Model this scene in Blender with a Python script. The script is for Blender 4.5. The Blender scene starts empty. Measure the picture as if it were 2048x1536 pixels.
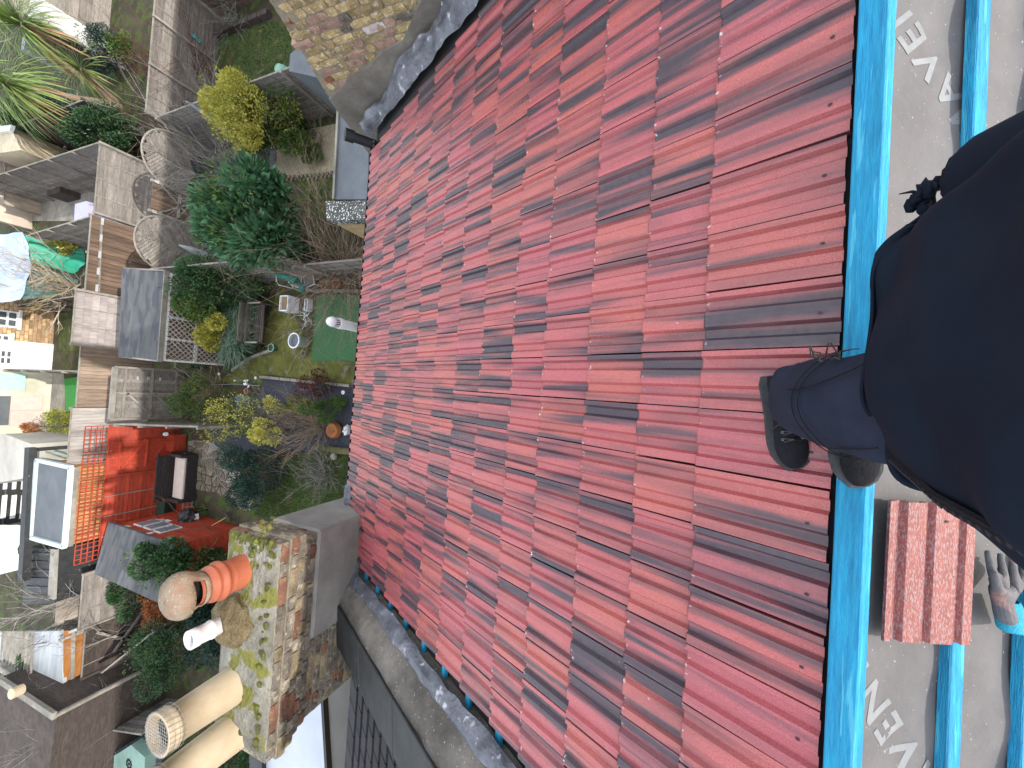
import bpy, bmesh, math, random
from mathutils import Vector, Matrix
from mathutils.geometry import tessellate_polygon

random.seed(7)
SC = bpy.context.scene
COL = SC.collection
R_ = math.radians

# ------------------------------------------------------------------ camera
CAMZ = 9.2
CAM = Matrix(((0.06307948, 0.99783915, -0.01838528),
              (-0.92632638, 0.05168322, -0.37315987),
              (-0.37140331, 0.0405695, 0.92758487)))
FPX = 770.0
cam = bpy.data.cameras.new('camera')
cam.sensor_width = 36.0
cam.lens = FPX / 2048 * 36.0
cam.clip_start = 0.02
cam.clip_end = 2000
camo = bpy.data.objects.new('camera', cam)
COL.objects.link(camo)
camo.matrix_world = Matrix.Translation((0, 0, CAMZ)) @ CAM.to_4x4()
SC.camera = camo

# ------------------------------------------------------------------ sky, sun, exposure
SUN_EL = 20.0
SUN_DIR = Vector((0.16, -1.0, 0)).normalized()      # towards the sun, seen from above
w = bpy.data.worlds.new('World')
SC.world = w
w.use_nodes = True
nt = w.node_tree
sky = nt.nodes.new('ShaderNodeTexSky')
sky.sky_type = 'NISHITA'
sky.sun_disc = False
sky.sun_elevation = R_(SUN_EL)
sky.sun_rotation = math.atan2(SUN_DIR.x, SUN_DIR.y)
sky.air_density = 1.0
sky.dust_density = 2.0
sky.ozone_density = 0.8
nt.nodes['Background'].inputs[1].default_value = 0.15
# broken bright cloud over the blue, the same all round
_tc = nt.nodes.new('ShaderNodeTexCoord'); _mp = nt.nodes.new('ShaderNodeMapping'); _mp.inputs['Scale'].default_value = (1.6, 1.6, 3.6)
_nz = nt.nodes.new('ShaderNodeTexNoise'); _nz.inputs['Scale'].default_value = 1.7; _nz.inputs['Detail'].default_value = 6; _nz.inputs['Roughness'].default_value = 0.55
_rm = nt.nodes.new('ShaderNodeMapRange'); _rm.inputs['From Min'].default_value = 0.40; _rm.inputs['From Max'].default_value = 0.58
_mx = nt.nodes.new('ShaderNodeMix'); _mx.data_type = 'RGBA'; _mx.inputs[7].default_value = (8.6, 8.8, 9.2, 1)
nt.links.new(_tc.outputs['Generated'], _mp.inputs[0]); nt.links.new(_mp.outputs[0], _nz.inputs['Vector']); nt.links.new(_nz.outputs['Fac'], _rm.inputs[0])
nt.links.new(_rm.outputs[0], _mx.inputs[0]); nt.links.new(sky.outputs[0], _mx.inputs[6])
nt.links.new(_mx.outputs[2], nt.nodes['Background'].inputs[0])
sl = bpy.data.lights.new('sun', 'SUN')
sl.energy = 2.3
sl.angle = R_(0.6)
sl.color = (1.0, 0.93, 0.84)
so = bpy.data.objects.new('sun', sl)
COL.objects.link(so)
tosun = Vector((SUN_DIR.x * math.cos(R_(SUN_EL)), SUN_DIR.y * math.cos(R_(SUN_EL)), math.sin(R_(SUN_EL))))
so.rotation_euler = tosun.to_track_quat('Z', 'Y').to_euler()
SC.view_settings.view_transform = 'Standard'
SC.view_settings.look = 'None'
SC.view_settings.exposure = 1.1
SC.view_settings.gamma = 1.0

# ------------------------------------------------------------------ surveying: where the sight lines of the photo meet known planes
def sight(px, py):
    return CAM @ Vector((px - 1024, -(py - 768), -FPX))
def G(px, py, z=0.0):                       # on a level plane
    r = sight(px, py); t = (z - CAMZ) / r.z
    return Vector((r.x * t, r.y * t, z))
def GY(px, py, Y):                          # on an upright plane across the gardens
    r = sight(px, py); t = Y / r.y
    return Vector((r.x * t, Y, r.z * t + CAMZ))
def GX(px, py, X):
    r = sight(px, py); t = X / r.x
    return Vector((X, r.y * t, r.z * t + CAMZ))
PITCH = R_(28.9)
HR = 1.364
RN = Vector((0, math.sin(PITCH), math.cos(PITCH)))      # front slope normal
RD = Vector((0, math.cos(PITCH), -math.sin(PITCH)))     # down the front slope
RO = Vector((0, 0, CAMZ)) - RN * HR
def roofp(x, s, l=0.0):
    return RO + Vector((x, 0, 0)) + RD * s + RN * l
def RF(px, py, l=0.0):
    r = sight(px, py); t = -(HR - l) / r.dot(RN); q = r * t
    return (q.x, (q + RN * HR).dot(RD))
RIDGE_S = 0.22
BD = Vector((0, -math.cos(PITCH), -math.sin(PITCH)))    # down the rear slope
BN = Vector((0, -math.sin(PITCH), math.cos(PITCH)))
BO = roofp(0, RIDGE_S)
def backp(x, t, l=0.0):
    return BO + Vector((x, 0, 0)) + BD * t + BN * l
def BF(px, py, l=0.0):
    r = sight(px, py); q0 = BO + BN * l - Vector((0, 0, CAMZ)); t = q0.dot(BN) / r.dot(BN)
    q = r * t - (BO - Vector((0, 0, CAMZ)))
    return (q.x, q.dot(BD))

# ------------------------------------------------------------------ materials
MATS = {}
def M(name, c1, c2=None, scale=6.0, rough=0.8, bump=0.25, stretch=(1, 1, 1), var=0.12, detail=5.0,
      spot=None, spot_scale=30.0, spot_amt=0.15, metal=0.0, island=0.0, spec=0.4, dirt=0.35, dist=0.01, trans=0.0):
    if name in MATS: return MATS[name]
    m = bpy.data.materials.new(name); m.use_nodes = True
    t = m.node_tree; N = t.nodes; L = t.links
    b = N['Principled BSDF']
    b.inputs['Roughness'].default_value = rough
    b.inputs['Metallic'].default_value = metal
    b.inputs['Specular IOR Level'].default_value = spec
    tc = N.new('ShaderNodeTexCoord')
    mp = N.new('ShaderNodeMapping'); mp.inputs['Scale'].default_value = stretch
    L.new(tc.outputs['Object'], mp.inputs['Vector'])
    oi = N.new('ShaderNodeObjectInfo')
    ad = N.new('ShaderNodeVectorMath'); ad.operation = 'ADD'
    mul = N.new('ShaderNodeMath'); mul.operation = 'MULTIPLY'; mul.inputs[1].default_value = 53.0
    L.new(oi.outputs['Random'], mul.inputs[0])
    L.new(mp.outputs[0], ad.inputs[0]); L.new(mul.outputs[0], ad.inputs[1])
    n1 = N.new('ShaderNodeTexNoise'); n1.inputs['Scale'].default_value = scale; n1.inputs['Detail'].default_value = detail
    n1.inputs['Roughness'].default_value = 0.62
    L.new(ad.outputs[0], n1.inputs['Vector'])
    cr = N.new('ShaderNodeValToRGB')
    cr.color_ramp.elements[0].position = 0.32; cr.color_ramp.elements[1].position = 0.68
    c2 = c2 or tuple(min(1, v * 1.35) for v in c1)
    cr.color_ramp.elements[0].color = (*c1, 1); cr.color_ramp.elements[1].color = (*c2, 1)
    L.new(n1.outputs['Fac'], cr.inputs['Fac'])
    col = cr.outputs[0]
    if dirt > 0:
        n2 = N.new('ShaderNodeTexNoise'); n2.inputs['Scale'].default_value = scale * 0.27; n2.inputs['Detail'].default_value = 7
        L.new(ad.outputs[0], n2.inputs['Vector'])
        r2 = N.new('ShaderNodeMapRange'); r2.inputs['From Min'].default_value = 0.3; r2.inputs['From Max'].default_value = 0.65
        r2.inputs['To Min'].default_value = 1 - dirt; r2.inputs['To Max'].default_value = 1.0
        L.new(n2.outputs['Fac'], r2.inputs[0])
        mx = N.new('ShaderNodeMix'); mx.data_type = 'RGBA'; mx.blend_type = 'MULTIPLY'; mx.inputs[0].default_value = 1
        L.new(col, mx.inputs[6]); L.new(r2.outputs[0], mx.inputs[7]); col = mx.outputs[2]
    if spot:
        n3 = N.new('ShaderNodeTexNoise'); n3.inputs['Scale'].default_value = spot_scale; n3.inputs['Detail'].default_value = 3
        L.new(ad.outputs[0], n3.inputs['Vector'])
        r3 = N.new('ShaderNodeMapRange')
        r3.inputs['From Min'].default_value = 0.72 - spot_amt; r3.inputs['From Max'].default_value = 0.78 - spot_amt
        L.new(n3.outputs['Fac'], r3.inputs[0])
        mx = N.new('ShaderNodeMix'); mx.data_type = 'RGBA'
        L.new(r3.outputs[0], mx.inputs[0]); L.new(col, mx.inputs[6]); mx.inputs[7].default_value = (*spot, 1); col = mx.outputs[2]
    hs = N.new('ShaderNodeHueSaturation')
    mr = N.new('ShaderNodeMapRange'); mr.inputs['To Min'].default_value = 1 - var; mr.inputs['To Max'].default_value = 1 + var
    if island > 0:
        ge = N.new('ShaderNodeNewGeometry')
        mr.inputs['To Min'].default_value = 1 - island; mr.inputs['To Max'].default_value = 1 + island
        L.new(ge.outputs['Random Per Island'], mr.inputs[0])
    else:
        L.new(oi.outputs['Random'], mr.inputs[0])
    L.new(mr.outputs[0], hs.inputs['Value']); L.new(col, hs.inputs['Color'])
    L.new(hs.outputs[0], b.inputs['Base Color'])
    if trans > 0:
        b.inputs['Subsurface Weight'].default_value = 0
        tr = N.new('ShaderNodeBsdfTranslucent'); L.new(hs.outputs[0], tr.inputs[0])
        ms = N.new('ShaderNodeMixShader'); ms.inputs[0].default_value = trans
        L.new(b.outputs[0], ms.inputs[1]); L.new(tr.outputs[0], ms.inputs[2]); L.new(ms.outputs[0], N['Material Output'].inputs[0])
    if bump > 0:
        bp = N.new('ShaderNodeBump'); bp.inputs['Strength'].default_value = bump; bp.inputs['Distance'].default_value = dist
        n4 = N.new('ShaderNodeTexNoise'); n4.inputs['Scale'].default_value = scale * 4; n4.inputs['Detail'].default_value = 6
        L.new(ad.outputs[0], n4.inputs['Vector']); L.new(n4.outputs['Fac'], bp.inputs['Height'])
        L.new(bp.outputs[0], b.inputs['Normal'])
    MATS[name] = m
    return m

# roof tile: red concrete with smoky slate-blue streaks running down the slope and lime bloom at the nose
def tile_material(name, dark_bias=0.0):
    m = bpy.data.materials.new(name); m.use_nodes = True
    t = m.node_tree; N = t.nodes; L = t.links; b = N['Principled BSDF']
    tc = N.new('ShaderNodeTexCoord'); oi = N.new('ShaderNodeObjectInfo')
    mul = N.new('ShaderNodeMath'); mul.operation = 'MULTIPLY'; mul.inputs[1].default_value = 91.0
    L.new(oi.outputs['Random'], mul.inputs[0])
    cb = N.new('ShaderNodeCombineXYZ'); L.new(mul.outputs[0], cb.inputs[0]); L.new(mul.outputs[0], cb.inputs[2])
    def noise(st, sc, det, rough=0.5):
        mp = N.new('ShaderNodeMapping'); mp.inputs['Scale'].default_value = st
        L.new(tc.outputs['Object'], mp.inputs[0])
        ad = N.new('ShaderNodeVectorMath'); L.new(mp.outputs[0], ad.inputs[0]); L.new(cb.outputs[0], ad.inputs[1])
        n = N.new('ShaderNodeTexNoise'); n.inputs['Scale'].default_value = sc; n.inputs['Detail'].default_value = det; n.inputs['Roughness'].default_value = rough
        L.new(ad.outputs[0], n.inputs['Vector']); return n.outputs['Fac']
    def rng(src, a, b_, c=0.0, d=1.0):
        r = N.new('ShaderNodeMapRange'); r.interpolation_type = 'SMOOTHSTEP'
        for k, v in (('From Min', a), ('From Max', b_), ('To Min', c), ('To Max', d)): r.inputs[k].default_value = v
        L.new(src, r.inputs[0]); return r.outputs[0]
    def mixc(f, a, b_, mode='MIX'):
        mx = N.new('ShaderNodeMix'); mx.data_type = 'RGBA'; mx.blend_type = mode
        if isinstance(f, float): mx.inputs[0].default_value = f
        else: L.new(f, mx.inputs[0])
        for i, v in ((6, a), (7, b_)):
            if isinstance(v, tuple): mx.inputs[i].default_value = (*v, 1)
            else: L.new(v, mx.inputs[i])
        return mx.outputs[2]
    red = mixc(rng(noise((1, 1, 1), 420, 3), 0.35, 0.65), (0.31, 0.056, 0.056), (0.46, 0.125, 0.125))
    # per-tile hue drift: pinker, oranger, browner
    cr = N.new('ShaderNodeValToRGB'); e = cr.color_ramp.elements
    e[0].position = 0; e[0].color = (0.96, 0.92, 1.08, 1); e[1].position = 1; e[1].color = (1.05, 1.12, 0.95, 1)
    x = e.new(0.5); x.color = (1, 1, 1, 1)
    frac = N.new('ShaderNodeMath'); frac.operation = 'FRACT'; L.new(mul.outputs[0], frac.inputs[0]); L.new(frac.outputs[0], cr.inputs[0])
    red = mixc(1.0, red, cr.outputs[0], 'MULTIPLY')
    streak = rng(noise((12, 0.62, 0.1), 1.1, 3.5, 0.55), 0.455 - dark_bias, 0.62 - dark_bias, 0, 0.94)
    brown = rng(noise((13, 2.0, 0.1), 1.0, 2), 0.42, 0.68, 0, 0.55)
    c = mixc(brown, red, (0.15, 0.055, 0.062))
    c = mixc(streak, c, (0.030, 0.029, 0.042))
    # grime and bloom
    sp = N.new('ShaderNodeSeparateXYZ'); L.new(tc.outputs['Object'], sp.inputs[0])
    nose = rng(sp.outputs[1], 0.016, 0.006)
    bl = N.new('ShaderNodeMath'); bl.operation = 'MULTIPLY'
    L.new(nose, bl.inputs[0]); L.new(rng(noise((1, 0.4, 1), 60, 3), 0.60, 0.70), bl.inputs[1])
    c = mixc(bl.outputs[0], c, (0.55, 0.5, 0.5))
    c = mixc(rng(noise((1, 1, 1), 28, 2), 0.79, 0.81, 0, 0.6), c, (0.5, 0.45, 0.46))
    L.new(c, b.inputs['Base Color'])
    L.new(rng(noise((1, 1, 1), 40, 4), 0.3, 0.7, 0.26, 0.45), b.inputs['Roughness'])
    bp = N.new('ShaderNodeBump'); bp.inputs['Strength'].default_value = 0.3; bp.inputs['Distance'].default_value = 0.0012
    L.new(noise((1, 1, 1), 500, 4), bp.inputs['Height']); L.new(bp.outputs[0], b.inputs['Normal'])
    b.inputs['Specular IOR Level'].default_value = 0.55
    return m

# ------------------------------------------------------------------ objects
def link(o, parent=None):
    COL.objects.link(o)
    if parent is not None: o.parent = parent
    return o
def tag(o, label=None, cat=None, group=None, kind=None):
    if label: o['label'] = label
    if cat: o['category'] = cat
    if group: o['group'] = group
    if kind: o['kind'] = kind
    return o
def thing(name, label, cat, loc=(0, 0, 0), rz=0.0, group=None):
    o = bpy.data.objects.new(name, None); o.empty_display_size = 0.1
    o.location = loc; o.rotation_euler = (0, 0, rz)
    COL.objects.link(o)
    return tag(o, label, cat, group)
class MB:
    """collects polygons; world coordinates unless a frame is given"""
    def __init__(s): s.v = []; s.f = []
    def face(s, *p):
        k = len(s.v); s.v += [Vector(q) for q in p]; s.f.append(tuple(range(k, k + len(p)))); return s
    def hexa(s, p):       # p: 8 points, bottom ring 0-3 then top ring 4-7
        k = len(s.v); s.v += [Vector(q) for q in p]
        for f in ((3, 2, 1, 0), (4, 5, 6, 7), (0, 1, 5, 4), (1, 2, 6, 5), (2, 3, 7, 6), (3, 0, 4, 7)):
            s.f.append(tuple(k + i for i in f))
        return s
    def box(s, c, sz, rz=0.0, jit=0.0):
        c = Vector(c); hx, hy, hz = sz[0] / 2, sz[1] / 2, sz[2] / 2
        rot = Matrix.Rotation(rz, 3, 'Z')
        P = []
        for z in (-hz, hz):
            for x, y in ((-hx, -hy), (hx, -hy), (hx, hy), (-hx, hy)):
                P.append(c + rot @ Vector((x + random.uniform(-jit, jit), y + random.uniform(-jit, jit), z + random.uniform(-jit, jit) * 0.3)))
        return s.hexa(P)
    def beam(s, a, b, w, h=None, up=(0, 0, 1)):
        a = Vector(a); b = Vector(b); h = w if h is None else h
        d = (b - a).normalized(); up = Vector(up)
        if abs(d.dot(up)) > 0.98: up = Vector((0, 1, 0))
        sx = d.cross(up).normalized() * w / 2; sz = sx.cross(d).normalized() * h / 2
        return s.hexa([a - sx - sz, a + sx - sz, b + sx - sz, b - sx - sz, a - sx + sz, a + sx + sz, b + sx + sz, b - sx + sz])
    def tube(s, pts, rad, n=7, cap=True):
        pts = [Vector(p) for p in pts]
        rads = rad if isinstance(rad, (list, tuple)) else [rad] * len(pts)
        k = len(s.v); ref = Vector((0.3, 0.2, 1)).normalized()
        for i, p in enumerate(pts):
            d = (pts[min(i + 1, len(pts) - 1)] - pts[max(i - 1, 0)]).normalized()
            r = ref if abs(d.dot(ref)) < 0.95 else Vector((1, 0, 0))
            a = d.cross(r).normalized(); b = d.cross(a).normalized()
            for j in range(n):
                t = 2 * math.pi * j / n
                s.v.append(p + (a * math.cos(t) + b * math.sin(t)) * rads[i])
        for i in range(len(pts) - 1):
            for j in range(n):
                s.f.append((k + i * n + j, k + i * n + (j + 1) % n, k + (i + 1) * n + (j + 1) % n, k + (i + 1) * n + j))
        if cap:
            s.f.append(tuple(k + j for j in range(n))[::-1]); s.f.append(tuple(k + (len(pts) - 1) * n + j for j in range(n)))
        return s
    def lathe(s, c, prof, n=20, squash=1.0):
        c = Vector(c); k = len(s.v)
        for r, z in prof:
            for j in range(n):
                t = 2 * math.pi * j / n
                s.v.append(c + Vector((r * math.cos(t), r * math.sin(t) * squash, z)))
        for i in range(len(prof) - 1):
            for j in range(n):
                s.f.append((k + i * n + j, k + i * n + (j + 1) % n, k + (i + 1) * n + (j + 1) % n, k + (i + 1) * n + j))
        return s
    def poly(s, pts, z0, z1):     # upright prism on a ground outline
        pts = [Vector((p[0], p[1], 0)) for p in pts]; n = len(pts); k = len(s.v)
        s.v += [Vector((p.x, p.y, z0)) for p in pts] + [Vector((p.x, p.y, z1)) for p in pts]
        s.f.append(tuple(k + n + i for i in range(n))); s.f.append(tuple(k + i for i in range(n))[::-1])
        for i in range(n): s.f.append((k + i, k + (i + 1) % n, k + n + (i + 1) % n, k + n + i))
        return s
    def blob(s, c, r, n=8, m=6, jit=0.12):
        c = Vector(c); k = len(s.v)
        if not isinstance(r, (tuple, list)): r = (r, r, r)
        for i in range(m + 1):
            a = math.pi * i / m
            for j in range(n):
                t = 2 * math.pi * j / n; q = 1 + random.uniform(-jit, jit)
                s.v.append(c + Vector((r[0] * math.sin(a) * math.cos(t) * q, r[1] * math.sin(a) * math.sin(t) * q, r[2] * math.cos(a) * q)))
        for i in range(m):
            for j in range(n):
                s.f.append((k + i * n + j, k + i * n + (j + 1) % n, k + (i + 1) * n + (j + 1) % n, k + (i + 1) * n + j))
        return s
    def mesh(s, name, mat, smooth=False, origin=None):
        me = bpy.data.meshes.new(name)
        o = Vector(origin) if origin is not None else Vector((0, 0, 0))
        me.from_pydata([tuple(q - o) for q in s.v], [], s.f)
        for m_ in (mat if isinstance(mat, list) else [mat]): me.materials.append(m_)
        if smooth:
            for p in me.polygons: p.use_smooth = True
        me.validate()
        return me
    def build(s, name, mat, parent=None, smooth=False, label=None, bevel=0.0, kind=None):
        """links as one mesh; vertices are given in world space and converted to the parent's frame"""
        if parent is not None:
            inv = Matrix.LocRotScale(parent.location, parent.rotation_euler, parent.scale)
            if parent.parent is not None:
                pp = parent.parent
                inv = Matrix.LocRotScale(pp.location, pp.rotation_euler, pp.scale) @ inv
            inv = inv.inverted(); vs = [inv @ q for q in s.v]
            c = sum(vs, Vector()) / max(1, len(vs))
        else:
            vs = s.v; c = sum(vs, Vector()) / max(1, len(vs))
        s2 = MB(); s2.v = vs; s2.f = s.f
        me = s2.mesh(name, mat, smooth, origin=c)
        o = bpy.data.objects.new(name, me); o.location = c
        link(o, parent)
        if bevel > 0:
            b = o.modifiers.new('b', 'BEVEL'); b.width = bevel; b.segments = 1; b.limit_method = 'ANGLE'
        if label: o['label'] = label
        if kind: o['kind'] = kind
        return o
def inst(name, me, parent, loc, rot=(0, 0, 0), sc=(1, 1, 1)):
    o = bpy.data.objects.new(name, me); o.location = loc; o.rotation_euler = rot; o.scale = sc
    return link(o, parent)
def instm(name, me, parent, mtx):          # placed by a matrix in world space, parent untransformed or translated only
    o = bpy.data.objects.new(name, me); link(o, parent)
    if parent is not None: mtx = Matrix.Translation(-parent.location) @ mtx
    o.matrix_basis = mtx
    return o
def inside(p, poly):
    x, y = p; c = False; n = len(poly)
    for i in range(n):
        x1, y1 = poly[i]; x2, y2 = poly[(i + 1) % n]
        if (y1 > y) != (y2 > y) and x < (x2 - x1) * (y - y1) / (y2 - y1) + x1: c = not c
    return c
# ================================================================== materials used all over
m_tile = tile_material('tile_red')
m_tile_dark = tile_material('tile_smoky', 0.05)
m_blue = M('blue_treated_wood', (0.003, 0.20, 0.42), (0.012, 0.36, 0.60), 9, 0.55, 0.6, (1, 14, 14), 0.12, spot=(0.06, 0.38, 0.55), spot_scale=5, spot_amt=0.12, dirt=0.3)
m_felt = M('breather_membrane', (0.105, 0.10, 0.104), (0.145, 0.14, 0.143), 5, 0.75, 0.4, dirt=0.12, spot=(0.5, 0.5, 0.5), spot_scale=140, spot_amt=0.02)
m_feltdark = M('underlay_dark', (0.02, 0.021, 0.024), (0.035, 0.036, 0.04), 5, 0.7, 0.3)
m_print = M('membrane_print', (0.175, 0.185, 0.195), (0.215, 0.225, 0.235), 30, 0.7, 0.0, dirt=0.2)
m_lead = M('lead_sheet', (0.09, 0.098, 0.12), (0.23, 0.24, 0.28), 7, 0.42, 0.5, dirt=0.4, metal=0.25, spot=(0.42, 0.42, 0.45), spot_scale=14, spot_amt=0.09, dist=0.02)
m_mortar = M('weathered_mortar', (0.12, 0.11, 0.095), (0.22, 0.20, 0.175), 7, 0.9, 0.8, spot=(0.5, 0.5, 0.45), spot_scale=70, spot_amt=0.05, dirt=0.45, dist=0.015)
m_render = M('cement_render', (0.20, 0.195, 0.18), (0.30, 0.29, 0.27), 4, 0.9, 0.5, dirt=0.45)
m_slate = M('black_coping', (0.014, 0.016, 0.018), (0.032, 0.035, 0.038), 6, 0.6, 0.4, spot=(0.4, 0.4, 0.38), spot_scale=16, spot_amt=0.015, dirt=0.3)
m_black = M('black_plastic', (0.012, 0.013, 0.015), (0.025, 0.026, 0.03), 8, 0.45, 0.1, dirt=0.2)
m_greyroof = M('grey_fibreglass', (0.085, 0.10, 0.115), (0.12, 0.135, 0.15), 3, 0.6, 0.2, dirt=0.25)
m_white = M('white_paint', (0.62, 0.64, 0.64), (0.78, 0.79, 0.78), 6, 0.5, 0.1, dirt=0.2)
m_upvc = M('white_plastic', (0.72, 0.72, 0.76), (0.8, 0.8, 0.84), 10, 0.4, 0.05, dirt=0.12)

# ================================================================== GROUND
m_soil = M('damp_ground', (0.035, 0.033, 0.018), (0.075, 0.062, 0.035), 3.0, 0.95, 0.8, dirt=0.5, spot=(0.045, 0.07, 0.012), spot_scale=2.2, spot_amt=0.2, dist=0.04)
g = MB().face((-160, -60, 0), (160, -60, 0), (160, 260, 0), (-160, 260, 0)).build('ground', m_soil)
tag(g, kind='structure')

# ================================================================== OUR HOUSE
EAVE_S = 4.41
house = thing('tiled_house', 'house whose roof of red ribbed tiles and blue ridge battens fills the view', 'house', (0, 1.0, 0))
# one interlocking tile: rolls and pans across 0.2 m, in the frame x (across), y (0 = nose, up the slope +), z
TW = 0.1948
prof = [(x_, z_ * 1.25) for x_, z_ in [(0.0, .0125), (.018, .0130), (.028, .001), (.056, 0.0), (.066, .0115), (.090, .0125), (.116, .0120), (.126, .001), (.154, 0.0), (.163, .0115), (.182, .0125), (TW, .0115)]]
def tile_mesh(name, length, mat, hole=False):
    m = MB(); rows = [0.0, 0.004, length]
    n = len(prof)
    for r, y in enumerate(rows):
        for (x, z) in prof:
            drop = -0.0025 if r == 0 else 0.0
            tilt = 0.026 * (1 - y / length)      # nose rides on the course below
            m.v.append(Vector((x, y, z + drop + tilt)))
    for r in range(2):
        for i in range(n - 1):
            m.f.append((r * n + i, (r + 1) * n + i, (r + 1) * n + i + 1, r * n + i + 1))
    k = len(m.v)                                   # nose face and both flanks
    for (x, z) in prof: m.v.append(Vector((x, 0.001, z + 0.008)))
    for i in range(n - 1): m.f.append((i, i + 1, k + i + 1, k + i))
    b = len(m.v)
    m.v += [Vector((0, 0.001, 0.006)), Vector((0, length, -0.012)), Vector((TW, 0.001, 0.006)), Vector((TW, length, -0.012))]
    m.f.append((0, b, b + 1, 2 * n)); m.f.append((n - 1, 3 * n - 1, b + 3, b + 2))
    mats = [mat]
    me_f0 = len(m.f)
    if hole:
        c = Vector((0.1, length - 0.045, 0.0215)); q = len(m.v)
        m.v += [c + Vector((0.0042 * math.cos(a), 0.006 * math.sin(a), 0)) for a in (0, .8, 1.6, 2.4, 3.1, 3.9, 4.7, 5.5)]
        m.f.append(tuple(range(q, q + 8))); mats.append(m_black)
    me = m.mesh(name, mats)
    if hole: me.polygons[len(me.polygons) - 1].material_index = 1
    return me
noses = [0.621, 0.856, 1.125, 1.414, 1.665, 1.969, 2.265, 2.569, 2.886, 3.197, 3.508, 3.813, 4.11, 4.405]
# column seams, slightly out of true like hand-laid tiling
X0 = 1.3795
frameF = Matrix(((-1, 0, 0), (0, -RD.y, RN.y), (0, -RD.z, RN.z))).to_4x4()     # local x, y up the slope, z out
rest = []; ntile = 0
cand = []
for ci, s in enumerate(noses):
    top = 0.262 if ci == 0 else noses[ci - 1]
    for j in range(-7, 17):
        x = X0 - 0.2 * j
        xr = 2.60 + 0.045 * max(0, (s - 2.0)) 
        if x > xr + 0.07 or x - 0.2 < -1.93: continue
        if ci < 3 and (x > 2.1 or x < -1.85): continue
        if ci == 3 and x > 2.45: continue
        cand.append((ci, j, x, s, top))
cand.sort(key=lambda c: c[0])
meshes = {}
restm = MB()
for ci, j, x, s, top in cand:
    ln = (s - top) + (0.003 if ci == 0 else 0.035)
    dk = ((j * 7 + ci * 13) % 5) == 0
    key = (ci, dk)
    if key not in meshes: meshes[key] = tile_mesh('roof_tile', ln, m_tile_dark if dk else m_tile, hole=(ci == 0))
    rz = random.uniform(-0.006, 0.006); dz = random.uniform(-0.0015, 0.0015)
    xx = x + random.uniform(-0.0015, 0.0015); ss = s + random.uniform(-0.004, 0.004)
    mtx = Matrix.Translation(roofp(xx, ss, -0.016 + dz)) @ frameF @ Matrix.Rotation(rz, 4, 'Z')
    if ntile < 298:
        instm('roof_tile', meshes[key], house, mtx); ntile += 1
    else:
        me = meshes[key]; k = len(restm.v)
        restm.v += [mtx @ v.co for v in me.vertices]; restm.f += [tuple(k + i for i in p.vertices) for p in me.polygons]
if restm.v: restm.build('eaves_tiles', m_tile, house, kind='stuff')
print('tiles', ntile, len(cand))
# underlay below the tiles and rear slope membrane
u = MB().face(roofp(-2.35, 0.20, -0.055), roofp(2.98, 0.20, -0.055), roofp(2.98, 4.47, -0.055), roofp(-2.35, 4.47, -0.055)).build('roof_underlay', m_feltdark, house)
# battens, ends showing past the verge
def batten(p, q, nrm, w=0.045, h=0.026, par=house, name='batten', mat=m_blue):
    return MB().beam(p, q, w, h, nrm).build(name, mat, par, bevel=0.003)
for s in noses[:-1]:
    e = -1.93 - random.uniform(0.0, 0.05)
    batten(roofp(e, s - 0.03, -0.035), roofp(2.52, s - 0.03, -0.035), RN)
batten(roofp(-1.99, 4.38, -0.03), roofp(-1.86, 4.38, -0.03), RN)
batten(roofp(-1.955, 4.30, 0.004), roofp(-1.93, 4.02, 0.004), RN, 0.02, 0.03, name='batten_offcut')
batten(roofp(-2.4, 0.214, 0.004), roofp(3.0, 0.214, 0.004), RN, 0.062, 0.036, name='ridge_batten')
batten(backp(-2.4, 0.029, 0.002), backp(3.0, 0.029, 0.002), BN, 0.052, 0.034, name='ridge_batten')
for t in (0.325, 0.565, 0.81, 1.06):
    batten(backp(-3.2, t, 0.010), backp(3.2, t, 0.010), BN, 0.044, 0.030)
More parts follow.
